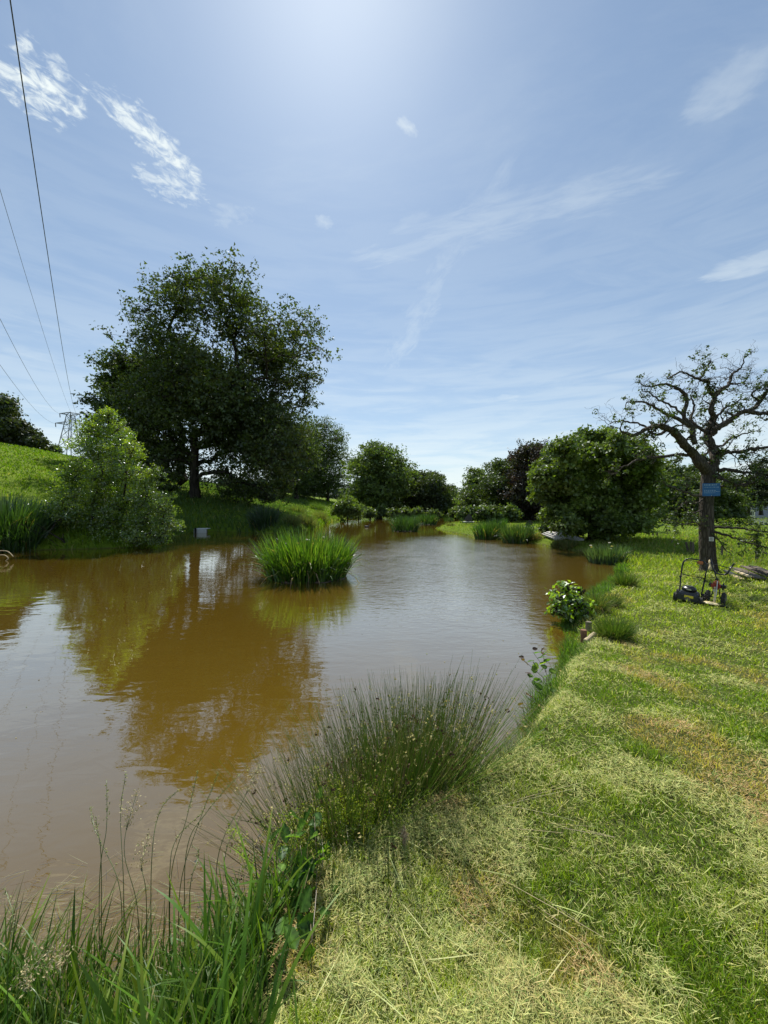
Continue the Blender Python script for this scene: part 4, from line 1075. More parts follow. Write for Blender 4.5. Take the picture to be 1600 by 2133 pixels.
def house(px0, px1, pyt, pyb, Y, label, storeys, wins, roof):
    x0, x1 = (px0 - 800) / F * Y, (px1 - 800) / F * Y; zt = EYE + (HOR - pyt) / F * Y; zb = EYE + (HOR - pyb) / F * Y; wx = x1 - x0
    zb = min(zb, zg((x0 + x1) / 2, Y)) - .3
    hs = empty('house', ((x0 + x1) / 2, Y, zb), label, 'house'); H = zt - zb
    box('wall', (0, 3.5, H / 2), (wx, 7.0, H), M['wallc'], hs)
    for (cx, cz, ww, wh) in wins:
        fr = box('window', (cx * wx / 2, -.04, cz * H), (ww, .10, wh), M['frame'], hs)
        box('pane', (0, -.03, 0), (ww * .84, .06, wh * .82), M['glass'], fr)
        box('glazing_bar', (0, -.065, 0), (.06, .03, wh * .82), M['frame'], fr)
    if roof == 'flat':
        box('roof', (0, 3.5, H + .12), (wx + .6, 7.6, .24), M['roofg'], hs)
    else:
        bm = bmesh.new(); rh = roof; hw = wx / 2 + .3
        v = [bm.verts.new(c) for c in [(-hw, -.4, 0), (hw, -.4, 0), (hw, 7.4, 0), (-hw, 7.4, 0), (-hw * .82, 3.5, rh), (hw, 3.5, rh)]]
        for f_ in ((0, 1, 5, 4), (2, 3, 4, 5), (0, 4, 3), (1, 2, 5), (0, 3, 2, 1)): bm.faces.new([v[q] for q in f_])
        bm_obj('roof', bm, M['roofg'], hs, loc=(0, 0, H))
        box('chimney', (hw * .3, 3.5, H + rh), (.8, .8, 1.2), M['wallc'], hs)
    return hs


house(1531, 1573, 1062, 1096, 104, 'cream two storey house with rows of dark windows behind the pines', 2, [(-.72, .80, .9, 1.3), (-.25, .80, .9, 1.3), (.22, .80, .9, 1.3), (.70, .80, .9, 1.3), (-.5, .25, 1.3, 1.3), (.15, .25, 1.2, 1.3), (.7, .25, 1.0, 1.3)], 'flat')
house(1574, 1690, 1080, 1096, 108, 'low house with a steep grey slate roof cut by the right edge', 1, [(-.8, .45, 1.0, 1.1), (-.4, .45, 1.0, 1.1), (0, .45, 1.0, 1.1)], 5.8)

# ------------------------------------------------------------------ reeds, irises, tussocks


def clump(name, label, cat, cx, cy, rx, ry, h, n, wd, cols, group=None, lean=.28, bend=.55, mat='reed', nseg=5, dead=.04, flowers=0, base_z=None, pile=True, thin=False, hvar=.25, part='leaves', droop=0.0):
    z0 = (max(zg(cx, cy), 0.0) if base_z is None else base_z)
    root = empty(name, (cx, cy, z0), label, cat, group)
    a = RNG.uniform(0, 2 * math.pi, n); rr = np.sqrt(RNG.uniform(0, 1, n))
    X = cx + np.cos(a) * rr * rx; Y = cy + np.sin(a) * rr * ry
    Z = np.full(n, z0 - .03) if base_z is not None else np.maximum(hgt(X, Y), -.05) - .02
    L = h * (1 - hvar * RNG.uniform(0, 1, n) ** 1.2) * (1 - .18 * rr)
    az = a + RNG.normal(0, .7, n); ln = lean * rr * RNG.uniform(.3, 1.3, n) + np.abs(RNG.normal(0, .05, n)); bd = bend * RNG.uniform(.1, 1.2, n) ** 1.6 + (RNG.random(n) < .18 + droop) * RNG.uniform(.4, 1.6, n)
    c = vary(np.asarray(cols, float)[RNG.integers(0, len(cols), n)], n, .25)
    dm = RNG.random(n) < dead; c[dm] = vary((.32, .24, .10), int(dm.sum()), .3)
    bd[dm] += RNG.uniform(.6, 1.6, int(dm.sum()))
    V, f, C = blades(np.stack([X, Y, Z], 1), L, wd * RNG.uniform(.6, 1.2, n), az, ln, bd, nseg, c, wmid=.3, wbase=.7, side=RNG.uniform(0, math.pi, n))
    V[:, 2] = np.maximum(V[:, 2], -.02)
    o_ = mesh_np(part, V - [cx, cy, z0], f, M[mat], root, C); o_['kind'] = 'stuff'
    if pile:
        bm = bmesh.new(); bmesh.ops.create_icosphere(bm, subdivisions=3, radius=1)
        for v in bm.verts:
            k = 1 + .18 * math.sin(v.co.x * 7 + cx) * math.cos(v.co.y * 6 + cy); v.co = Vector((v.co.x * rx * .92 * k, v.co.y * ry * .92 * k, v.co.z * .07 + .0))
        bm_obj('root_mat', bm, M['mud'], root, 0, True)
    for q in range(flowers):
        a_, r_ = random.uniform(0, 6.28), random.uniform(.2, .95); p = np.array([math.cos(a_) * rx * r_, math.sin(a_) * ry * r_, h * random.uniform(.55, .9)])
        nq = 6; ang = np.arange(nq) * 1.05; P_ = p + np.stack([np.cos(ang) * .03, np.sin(ang) * .03, np.zeros(nq)], 1)
        V, f, C = leafs(P_, .06, np.stack([np.cos(ang), np.sin(ang), np.ones(nq)], 1), vary((.75, .62, .12) if q % 2 else (.80, .78, .62), nq, .1)); mesh_np('flower', V, f, M['dry'], root, C)
        V, f, C = poly_tube([p * [.8, .8, 0], p * [.95, .95, .6], p], .004, 4, (.08, .14, .03)); mesh_np('flower_stem', V, f, M['reed'], root, C)
    return root


IR = [(.075, .165, .018), (.100, .200, .022), (.055, .130, .016)]
DI = [(.045, .095, .022), (.055, .115, .024), (.035, .075, .018)]
Yi = 11.05
clump('iris_island', 'bright green iris clump standing alone in the middle of the pond', 'reeds', (640 - 800) / F * Yi, Yi, 1.10, .95, 1.72, 1500, .042, [(.060, .135, .012), (.105, .200, .016), (.045, .100, .010), (.14, .22, .03)], base_z=0.0, lean=.40, bend=.45, flowers=8, dead=.035, hvar=.45, mat='reed')
for (px, pf, wpx, hpx, n_, lab, cols, w_) in [
        (843, 1108, 62, 46, 500, 'dark round reed clump standing in the water behind the island', DI, .045),
        (888, 1094, 50, 32, 380, 'low reed bed right behind the dark round clump', DI, .06),
        (1020, 1124, 72, 50, 700, 'left half of the large reed bed on the right shore', DI + IR[:1], .04),
        (1076, 1132, 68, 52, 650, 'right half of the large reed bed with yellowing stems', DI + [(.09, .13, .03)], .04),
        (1266, 1176, 84, 52, 700, 'grey green iris clump in the corner of the bay', [(.085, .135, .055), (.065, .115, .045)], .034),
        (550, 1110, 62, 58, 420, 'drooping dark iris clump in the shade under the huge oak', [(.03, .06, .022), (.04, .075, .03)], .05),
        (15, 1152, 180, 118, 1500, 'tall dark iris bed at the left edge of the pond', [(.030, .070, .016), (.045, .092, .020), (.060, .115, .022)], .06),
        (985, 1083, 30, 16, 130, 'small reed tuft at the mouth of the far channel', DI, .07), (1042, 1092, 60, 20, 240, 'far reed strip showing above the large reed bed', DI, .07),
        (935, 1086, 22, 12, 90, 'tiny reed tuft left of the far channel mouth', DI, .07), (965, 1090, 16, 14, 90, 'tiny reed tuft beside the folded angling chair', DI, .07)]:
    Yf = EYE * F / (pf - HOR); rx = wpx / 2 / F * Yf; ry = min(rx * .7, 1.6); Yc = Yf + ry; hh_ = (hpx / F) * Yf - .0
    hh_ = hh_ * (.72 if px == 15 else .92)
    clump('reed_clump', lab, 'reeds', (px - 800) / F * Yc, Yc, rx * .88, ry, hh_ * 1.05, n_, w_, cols, 'reed clumps round the pond', lean=.22, bend=.35, dead=.03, base_z=0.0 if px in (843, 888) else None, pile=px in (843, 888), flowers=0 if px != 1266 else 5, droop=.4 if px in (550, 15) else 0)

# tussocks and shrubs on the banks
PT = [(.16, .18, .07), (.12, .16, .05), (.20, .20, .09)]
RS = [(.07, .125, .022), (.055, .10, .018), (.11, .15, .035)]
for (px, py, wpx, hpx, n_, cols, lab, dd) in [
        (1288, 1338, 100, 64, 1500, RS, 'round dark rush tussock on the mown bank behind the stakes', .06), (1308, 1226, 60, 46, 800, RS, 'rush tussock at the water edge below the grey green iris', .08),
        (1245, 1278, 66, 62, 900, PT[:2] + RS, 'pale flowering grass tuft right of the small alder shrub', .2), (1278, 1268, 40, 44, 500, RS, 'green tuft between the pale tuft and the rush tussock', .08),
        (1190, 1146, 44, 26, 380, PT, 'grey tussock hanging over the bank below the walkway', .3), (1165, 1143, 34, 26, 300, PT, 'left grey tussock below the walkway', .3), (1222, 1158, 34, 24, 260, PT, 'dry grass tussock left of the grey green iris', .4),
        (608, 1098, 46, 34, 500, PT, 'pale tussock on the far bank right of the drooping iris', .1), (640, 1100, 50, 36, 600, PT, 'largest pale tussock on the far left bank', .1), (668, 1088, 40, 30, 400, PT, 'pale tussock at the tip of the far left bank', .1),
        (618, 1072, 50, 24, 400, [(.10, .16, .04)] + PT[:1], 'upper tussock behind the pale ones', .05), (660, 1066, 50, 22, 400, [(.10, .16, .04)], 'greener tussock high on the far left bank', .05),
        (940, 1100, 30, 14, 160, PT, 'low tuft on the far spit', .2), (1118, 1128, 36, 24, 260, PT, 'brown tuft between the large reed bed and boards', .4)]:
    x, y, z = ground_at(px, py - 4); rx = wpx / 2 / F * y * .5
    clump('grass_tussock', lab, 'tussock', x, y + rx * .5, rx, rx * .8, hpx / F * y * 1.02, n_, max(.006, .0009 * y), cols, 'tussocks along the banks', lean=.75, bend=.45, mat='grass', nseg=4, dead=dd, pile=False, part='blades', hvar=.45)


def shrub(px, py, L, n_, size, cols, label, Y=None, name='shrub', group='shrubs along the water', tr=.03, sub=20):
    x, y, z = ground_at(px, py)
    if Y: y = Y; x = (px - 800) / F * Y; z = max(zg(x, y), 0)
    return grow((x, y, z), .25, lobes_px(L, y, max(.1, L[0][2] / F * y * .6), 2), sub, size, n_, cols, name, label, group, mat='bush' if size < .15 else 'leaf', trunk_r=tr, stems=3, cat='shrub', fill=.25, leaf_up=.5, minz=z)


shrub(1185, 1296, [(1182, 1222, 12), (1205, 1228, 12), (1162, 1245, 15), (1190, 1245, 18), (1175, 1262, 20), (1208, 1262, 18), (1158, 1272, 14), (1188, 1282, 18), (1212, 1285, 14)], 1500, .075, [(.20, .31, .025), (.26, .36, .03), (.14, .24, .02)], 'small bright alder shrub at the water edge on the right', sub=60, tr=.02)
shrub(722, 1078, [(722, 1052, 16), (706, 1062, 14), (738, 1062, 16), (722, 1068, 14)], 3500, .28, MD, 'bushy shrub on the far left shore by the lit field', Y=46, sub=3, tr=.08)
shrub(748, 1076, [(748, 1062, 9), (758, 1066, 8)], 1400, .28, MD, 'low shrub beside the bushy shrub on the far shore', Y=52, sub=3, tr=.08)
shrub(793, 1076, [(795, 1064, 11), (785, 1068, 8), (806, 1068, 8)], 1800, .30, DK + MD, 'dark round shrub on the far shore in front of the broad tree', Y=54, sub=3, tr=.08)
for px, r_, lab in [(770, 7, 'tiny shrub between the two far shrubs'), (822, 7, 'tiny shrub left of the dark reed clump'), (845, 8, 'tiny shrub above the dark reed clump'), (870, 9, 'far shrub behind the low reed bed'), (905, 8, 'far shrub right of the low reed bed'), (950, 9, 'far shrub at the channel'), (975, 12, 'far shrub below the narrow dark tree'), (1010, 14, 'far shrub below the tall deep green tree'), (1060, 14, 'far shrub below the copper beech'), (1030, 12, 'far shrub above the large reed bed')]:
    shrub(px, 1076, [(px, 1070 - r_ * .3, r_), (px + r_ * .8, 1072, r_ * .7), (px - r_ * .8, 1072, r_ * .7)], 1300, .32, DK + MD, lab, Y=50 if px < 960 else 38, sub=3, tr=.06)
for px, py, L, lab, Yk in [(335, 1010, [(330, 1020, 14), (345, 1030, 12)], 'low bush in the shade behind the alder bush', None), (505, 1040, [(500, 1022, 20), (530, 1028, 20), (470, 1030, 16), (560, 1035, 16)], 'dark undergrowth bush right of the oak trunk', None), (1175, 1098, [(1150, 1092, 14), (1175, 1095, 12), (1140, 1100, 10), (1160, 1104, 8)], 'low green bush behind the grey boards', 22.5)]:
    shrub(px, py + 10, L, 3500, .2, DK + MD, lab, Y=Yk, sub=5, tr=.05)

# distant wooded horizon, one mass
pts = []
for a in np.linspace(-52, 58, 620):
    r = 240 + 90 * vnoise(np.array([a * .2]), np.array([1.]), 4)[0]; x, y = math.sin(R(a)) * r, math.cos(R(a)) * r
    h_ = 9 + 7 * vnoise(np.array([a * .9]), np.array([3.]), 8)[0]; pts.append((x, y, max(zg(x, y), -3), h_))
pts = np.array(pts); nL = 34000; k = RNG.integers(0, len(pts), nL); u = RNG.normal(size=(nL, 3)); u /= np.linalg.norm(u, axis=1, keepdims=True)
P_ = np.stack([pts[k, 0] + u[:, 0] * 5, pts[k, 1] + u[:, 1] * 5, pts[k, 2] + pts[k, 3] * (.5 + .5 * u[:, 2])], 1)
V, f, C = leafs3(P_, RNG.uniform(1.2, 2.8, nL), u + [0, 0, .4], vary((.045, .070, .030), nL, .3))
tag(mesh_np('distant_wood', V, f, M['leaf'], None, C), 'distant wood closing the horizon behind all the fields', 'wood', kind='stuff')

# ------------------------------------------------------------------ lawn, clippings and rough grass


def polar(n_, r0, r1, a0=-50, a1=50):
    r = np.exp(RNG.uniform(math.log(r0), math.log(r1), n_)); a = np.radians(RNG.uniform(a0, a1, n_)); return np.sin(a) * r, np.cos(a) * r, r


def lawncol(x, y, n_):
    dry = .55 * fbm(x * .9, y * .9, 31, 4) + .45 * fbm(x * 2.8, y * 2.8, 33, 4); tan = fbm(x * 1.5 + 9, y * 1.5 + 4, 47, 4); rr = np.hypot(x, y)
    g = np.array([.165, .255, .016]); st = np.array([.52, .52, .18]); tn = np.array([.56, .39, .17]); yg = np.array([.34, .41, .04])
    d = sdist(x, y)
    fdry = sstep(.45, .60, dry + .10 * (1 - sstep(0, 2.0, d)) - .05 * sstep(7, 12, rr) - .13 * sstep(2.6, 4.5, d)); ft = sstep(.57, .74, tan) * (1 - sstep(9, 14, rr))
    return g, st, tn, yg, fdry, ft


# short upright lawn blades
x, y, r = polar(258000, .85, 16, -14, 50); d = sdist(x, y)
k = (d > .12 + .22 * (1 - sstep(2.6, 3.6, r))); x, y, r, d = x[k], y[k], r[k], d[k]
rough = sstep(.0, 1.0, (y - (11.2 + 0 * x)) / 3.0)                      # further back the grass is not mown
g, st, tn, yg, fd, ft = lawncol(x, y, len(x))
keep = RNG.random(len(x)) < (1 - .45 * fd); x, y, r, d, fd, ft, rough = [q[keep] for q in (x, y, r, d, fd, ft, rough)]
nb = len(x); z = hgt(x, y)
c = g[None] * (1 - fd[:, None]) + yg[None] * fd[:, None]; mid = sstep(4, 9, r)[:, None]; c = c * (1 - mid * .55) + yg * mid * .55
c = c * (1 - ft[:, None] * .7) + tn * ft[:, None] * .7; deadb = RNG.random(nb) < .12; c[deadb] = st
L = np.maximum(.036, .0065 * r) * RNG.uniform(.5, 1.7, nb) * (.75 + .7 * sstep(.5, .7, fbm(x * 5, y * 5, 91, 3))) * (1 + 1.6 * rough)
V, f, C = blades(np.stack([x, y, z - .004], 1), L, np.maximum(.0034, .0017 * r) * RNG.uniform(.7, 1.3, nb), RNG.uniform(0, 6.283, nb), RNG.uniform(0, .7, nb), RNG.uniform(.1, 1.2, nb), 2, vary(c, nb, .3), side=RNG.uniform(0, 3.14, nb))
tag(mesh_np('lawn_grass', V, f, M['grass'], None, C), 'short mown green grass covering the near right bank', 'grass', kind='stuff')
# lying clippings
x, y, r = polar(430000, .85, 15, -16, 50); d = sdist(x, y)
g, st, tn, yg, fd, ft = lawncol(x, y, len(x)); wind_ = sstep(.40, .62, .6 * fbm(x * 2.6 + y * .7, y * 2.6, 77, 3) + .4 * fbm(x * 9, y * 9, 78, 2))
k = (d > .10 + .24 * (1 - sstep(2.6, 3.6, r))) & (RNG.random(len(x)) < (.12 + .88 * fd) * (.45 + .55 * wind_)) & (y < 12.0); x, y, r, d, fd, ft, wind_ = [q[k] for q in (x, y, r, d, fd, ft, wind_)]
nb = len(x); z = hgt(x, y) + RNG.uniform(.006, .045, nb) * (.4 + .8 * wind_)
c = st[None] * (1 - ft[:, None]) + tn[None] * ft[:, None]; gr = RNG.random(nb) < .35; c[gr] = np.array([.24, .31, .075])
V, f, C = blades(np.stack([x, y, z], 1), np.maximum(.029, .0066 * r) * RNG.uniform(.3, 1.8, nb), np.maximum(.0023, .0012 * r) * RNG.uniform(.6, 1.3, nb), RNG.uniform(0, 6.283, nb), R(78) + RNG.uniform(-.5, .35, nb), RNG.uniform(-.3, .7, nb), 2, vary(c, nb, .28))
tag(mesh_np('grass_clippings', V, f, M['dry'], None, C), 'pale dry grass clippings strewn over the mown bank', 'grass clippings', kind='stuff')
# longer straws lying about
nb = 110; x, y, r = polar(nb, 1.0, 6, -12, 48); d = sdist(x, y); k = d > .15; x, y, r = x[k], y[k], r[k]; nb = len(x)
V, f, C = blades(np.stack([x, y, hgt(x, y) + .045], 1), RNG.uniform(.08, .22, nb), .0036, RNG.uniform(0, 6.28, nb), R(86) + RNG.uniform(-.1, .05, nb), RNG.uniform(-.1, .35, nb), 5, vary((.46, .50, .18), nb, .2))
tag(mesh_np('loose_straws', V, f, M['dry'], None, C), 'longer pale straws lying on top of the clippings', 'straws', kind='stuff')
# rough grass beyond, hill meadow and far banks
x, y, r = polar(200000, 9, 90, -52, 50); d = sdist(x, y); pxx = 800 + F * x / np.maximum(y, .1)
k = (d > .05) & ((y > 11.5) | (x < 2)); x, y, r, d, pxx = [q[k] for q in (x, y, r, d, pxx)]
fieldm = sstep(22, 30, y) * (pxx > 1250)                                  # grazed short field on the right
k = RNG.random(len(x)) < (1 - .8 * fieldm) * (1 - .0 * d); x, y, r, d, pxx, fieldm = [q[k] for q in (x, y, r, d, pxx, fieldm)]
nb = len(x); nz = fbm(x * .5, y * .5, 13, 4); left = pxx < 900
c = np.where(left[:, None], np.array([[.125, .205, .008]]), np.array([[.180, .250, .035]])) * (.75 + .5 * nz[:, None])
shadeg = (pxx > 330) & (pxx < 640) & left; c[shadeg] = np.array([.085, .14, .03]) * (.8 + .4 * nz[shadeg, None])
yl = RNG.random(nb) < .15 * (~left) + .05; c[yl] = [.28, .27, .10]
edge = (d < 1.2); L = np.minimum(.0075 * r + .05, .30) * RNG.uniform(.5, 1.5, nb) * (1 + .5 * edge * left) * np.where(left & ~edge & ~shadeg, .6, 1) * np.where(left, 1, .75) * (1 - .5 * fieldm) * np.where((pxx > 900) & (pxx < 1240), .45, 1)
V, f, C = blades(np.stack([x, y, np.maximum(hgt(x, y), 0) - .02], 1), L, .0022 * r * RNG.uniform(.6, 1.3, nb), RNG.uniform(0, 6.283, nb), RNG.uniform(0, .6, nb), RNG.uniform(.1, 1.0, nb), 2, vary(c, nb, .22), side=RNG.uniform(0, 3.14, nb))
tag(mesh_np('meadow_grass', V, f, M['grass'], None, C), 'rough green meadow grass on the hill and the far banks', 'grass', kind='stuff')
# fringe of longer green grass along the near bank
seg = np.linspace(0, 1, 400); near_px = [(1085, 1540), (1130, 1430), (1170, 1375), (1190, 1335), (1168, 1305), (1178, 1282), (1232, 1246), (1270, 1212), (1296, 1180)]
npz = np.array([wat(*p) for p in near_px]); cum = np.concatenate([[0], np.cumsum(np.linalg.norm(np.diff(npz, axis=0), axis=1))]); nb = 13000
t = RNG.uniform(0, cum[-1], nb) ** 1.0; bx_ = np.interp(t, cum, npz[:, 0]) + RNG.normal(0, .13, nb) + .10; by_ = np.interp(t, cum, npz[:, 1]) + RNG.normal(0, .13, nb); dd = sdist(bx_, by_); k = (dd > -.02) & (dd < .34)
bx_, by_, dd = bx_[k], by_[k], dd[k]; nb = len(bx_); rr = np.hypot(bx_, by_); hz = fbm(bx_ * 2, by_ * 2, 3, 3)
V, f, C = blades(np.stack([bx_, by_, np.maximum(hgt(bx_, by_), 0) - .01], 1), (.05 + .16 * sstep(.4, .7, hz)) * RNG.uniform(.5, 1.5, nb), np.maximum(.004, .0014 * rr) * RNG.uniform(.7, 1.2, nb), RNG.normal(2.8, 1.3, nb), RNG.uniform(0, .8, nb), RNG.uniform(.2, 1.3, nb), 4, vary((.11, .20, .025), nb, .3))
tag(mesh_np('bank_grass', V, f, M['grass'], None, C), 'fresh green fringe of grass along the edge of the near bank', 'grass', kind='stuff')

# ------------------------------------------------------------------ soft rush in front


def rush(px, py, Y, rx, ry, n_, h, label, tilt=(0, 0), seeds=.5):
    x = (px - 800) / F * Y; z0 = max(zg(x, Y), .02); root = empty('soft_rush', (x, Y, z0), label, 'rush', 'soft rush clumps on the near bank')
    a = RNG.uniform(0, 6.283, n_); rr = np.sqrt(RNG.random(n_)); X = np.cos(a) * rr * rx; Yy = np.sin(a) * rr * ry
    Zb = np.maximum(hgt(X + x, Yy + Y), 0) - z0 - .02
    L = h * (1 - .45 * RNG.random(n_) ** 1.5); th = (.08 + .50 * rr ** 1.3) * RNG.uniform(.3, 1.15, n_); az = a + RNG.normal(0, .35, n_)
    bd = RNG.uniform(-.05, .42, n_) * (th + .2) * 1.4
    low = RNG.random(n_) < .14; th[low] = RNG.uniform(.9, 1.35, int(low.sum())); bd[low] = RNG.uniform(0, .5, int(low.sum()))
    ns = 6; P_ = np.stack([X, Yy, Zb], 1); lines = [P_]
    for i in range(ns):
        t_ = th + bd * (i + .5) / ns; P_ = P_ + np.stack([np.cos(az) * np.sin(t_), np.sin(az) * np.sin(t_), np.cos(t_)], 1) * (L / ns)[:, None] + np.array([tilt[0], tilt[1], 0]) * (L / ns)[:, None]; lines.append(P_)
    LN = np.array(lines); r0 = RNG.uniform(.0017, .0026, n_); parts = []
    c = vary(np.array([(.125, .225, .022), (.095, .180, .020), (.20, .26, .04)])[RNG.integers(0, 3, n_)], n_, .25); dm = RNG.random(n_) < .17; c[dm] = vary((.34, .26, .13), int(dm.sum()), .25); c[low] = vary((.40, .33, .18), int(low.sum()), .2)
    for i in range(ns):
        V, f, C = edges_tubes(LN[i], LN[i + 1], r0 * (1 - .12 * i), r0 * (1 - .12 * (i + 1)), 3); C = np.repeat(c, 6, 0); parts.append((V, f, C))
    V, f, C = cat_geo(parts); V[:, 2] = np.maximum(V[:, 2], -z0 + .004); o_ = mesh_np('stems', V, f, M['rush'], root, C); o_['kind'] = 'stuff'
    # flower tufts, brown and straw coloured, partway up
    sel = np.where(RNG.random(n_) < seeds)[0]; parts = []
    fr = RNG.uniform(.62, .93, len(sel)) * ns; i0 = np.minimum(fr.astype(int), ns - 1); fr = fr - i0
    SP = LN[i0, sel] * (1 - fr)[:, None] + LN[i0 + 1, sel] * fr[:, None]
    q = 6; Q = np.repeat(SP, q, 0); u = RNG.normal(size=Q.shape); sc = RNG.uniform(.5, 1.6, len(sel)); Q = Q + u * (np.repeat(sc, q) * .0058)[:, None]
    cc = np.where((RNG.random(len(sel)) < .4)[:, None], [[.07, .04, .02]], [[.42, .38, .14]]); V, f, C = leafs(Q, np.repeat(sc, q) * .010, u, vary(np.repeat(cc, q, 0), len(Q), .25), aspect=.7)
    o_ = mesh_np('seed_clusters', V, f, M['dry'], root, C); o_['kind'] = 'stuff'
    return root


rush(880, 1640, 2.34, .21, .19, 1300, 1.00, 'right hand soft rush clump fanning over the water, tallest stems', (.01, .0))
rush(805, 1660, 2.18, .18, .18, 850, 1.02, 'middle soft rush clump between the other two', (0, .0))
rush(708, 1700, 2.02, .18, .17, 750, .84, 'left hand soft rush clump with pale stems bent over the water', (-.10, 0))
# marsh bedstraw climbing through the rushes
for (px, py, Y, rr, hh_, n_, lab) in [(680, 1600, 1.86, .20, .38, 9000, 'yellow green bedstraw scrambling up through the left rush'), (775, 1620, 1.92, .16, .32, 7000, 'yellow green bedstraw in the middle of the rushes'), (960, 1620, 2.36, .16, .22, 2500, 'low bedstraw at the right foot of the rushes')]:
    x = (px - 800) / F * Y; z0 = max(zg(x, Y), 0.02); root = empty('bedstraw', (x, Y, z0), lab, 'plant', 'bedstraw among the rushes')
    ns = 90; bx_ = RNG.normal(0, rr * .55, ns); by_ = RNG.normal(0, rr * .5, ns); hs_ = hh_ * RNG.uniform(.5, 1.15, ns); lx, ly = RNG.normal(0, .10, ns), RNG.normal(0, .08, ns)
    P0 = np.stack([bx_, by_, np.zeros(ns)], 1); P1 = P0 + np.stack([lx, ly, hs_], 1)
    V, f, C = edges_tubes(P0, P1, np.full(ns, .0012), np.full(ns, .0008), 3, (.14, .18, .04)); o_ = mesh_np('stems', V, f, M['rush'], root, C); o_['kind'] = 'stuff'
    k = RNG.integers(0, ns, n_); t = RNG.random(n_) ** .6; Q = P0[k] * (1 - t)[:, None] + P1[k] * t[:, None] + RNG.normal(0, .012, (n_, 3))
    V, f, C = leafs(Q, RNG.uniform(.007, .016, n_), RNG.normal(size=(n_, 3)) + [0, 0, .6], vary(np.array([(.40, .46, .045), (.28, .38, .035), (.66, .64, .42)])[RNG.choice(3, n_, p=[.5, .44, .06])], n_, .25), aspect=.35)
    o_ = mesh_np('leaves', V, f, M['grass'], root, C); o_['kind'] = 'stuff'
# dark tangle at the foot of the rushes
nb = 26000; x = RNG.uniform(-.95, 1.1, nb); y = RNG.uniform(1.2, 3.2, nb); d = sdist(x, y); k = (d > -.06) & (d < .40) & (RNG.random(nb) < .75); x, y = x[k], y[k]; nb = len(x)
V, f, C = blades(np.stack([x, y, np.maximum(hgt(x, y), 0) - .01], 1), RNG.uniform(.06, .22, nb), RNG.uniform(.003, .006, nb), RNG.uniform(0, 6.28, nb), RNG.uniform(.1, 1.3, nb), RNG.uniform(.1, 1.2, nb), 4, vary(np.array([(.10, .16, .03), (.26, .22, .10), (.07, .12, .02)])[RNG.integers(0, 3, nb)], nb, .3))
tag(mesh_np('bank_undergrowth', V, f, M['grass'], None, C), 'tangled undergrowth at the foot of the rushes', 'undergrowth', kind='stuff')

# ------------------------------------------------------------------ plants with big leaves


def big_leaf(length, width, col, name='leaf', cup=.12, nu=9, droop=.5):
    us = np.linspace(0, 1, nu + 1); V, C = [], []
    for i, u in enumerate(us):
        hw = width / 2 * math.sin(math.pi * min(u, .999) ** .8) ** .75 + .001
        zc = -droop * length * (u ** 2) * .5; rip = .012 * length * math.cos(u * nu * math.pi)
        for s in (-1, -.5, 0, .5, 1):
            V.append((s * hw * (1 + .07 * math.cos(i * math.pi)), u * length, zc + cup * width * abs(s) + rip * abs(s))); C.append(np.array(col) * (1.9 if s == 0 else (.8 if i % 2 else 1.3)))
    V = np.array(V); n5 = 5; f = []
    for i in range(nu):
        for j in range(4): f.append((i * n5 + j, i * n5 + j + 1, (i + 1) * n5 + j + 1, (i + 1) * n5 + j))
    me_o = mesh_np(name, V, [np.array(f)], M['fgrass'], None, np.array(C), True); me = me_o.data; bpy.data.objects.remove(me_o); return me


LM = [big_leaf(.10, .068, (.060, .125, .018)), big_leaf(.085, .060, (.11, .20, .025)), big_leaf(.10, .058, (.040, .090, .016)), big_leaf(.075, .048, (.30, .36, .09)), big_leaf(.08, .05, (.06, .10, .02))]
SM = [big_leaf(.045, .030, (.08, .15, .03)), big_leaf(.04, .026, (.07, .045, .035)), big_leaf(.045, .034, (.16, .24, .03)), big_leaf(.04, .028, (.10, .06, .03))]


def sapling(name, label, stems_pts, leaves, meshes, mat='rush', r=.003, sc=1.0):
    b = np.array(stems_pts[0][0]); root = empty(name, b, label, 'plant')
    for s in stems_pts:
        V, f, C = poly_tube(smooth_path([np.array(p) for p in s], 4), np.linspace(r, r * .5, (len(s) - 1) * 4 + 1), 5, (.16, .12, .06)); mesh_np('stem', V - b, f, M[mat], root, C, True)
    for (p, mi, s_) in leaves:
        o_ = bpy.data.objects.new('leaf', meshes[mi]); COL.objects.link(o_); o_.parent = root; o_.location = np.array(p) - b; o_.scale = (s_ * sc * (1.25 if sc == 1 else 1),) * 3
        o_.rotation_euler = (R(random.uniform(5, 75)), R(random.uniform(-50, 50)), random.uniform(0, 6.28))
    return root


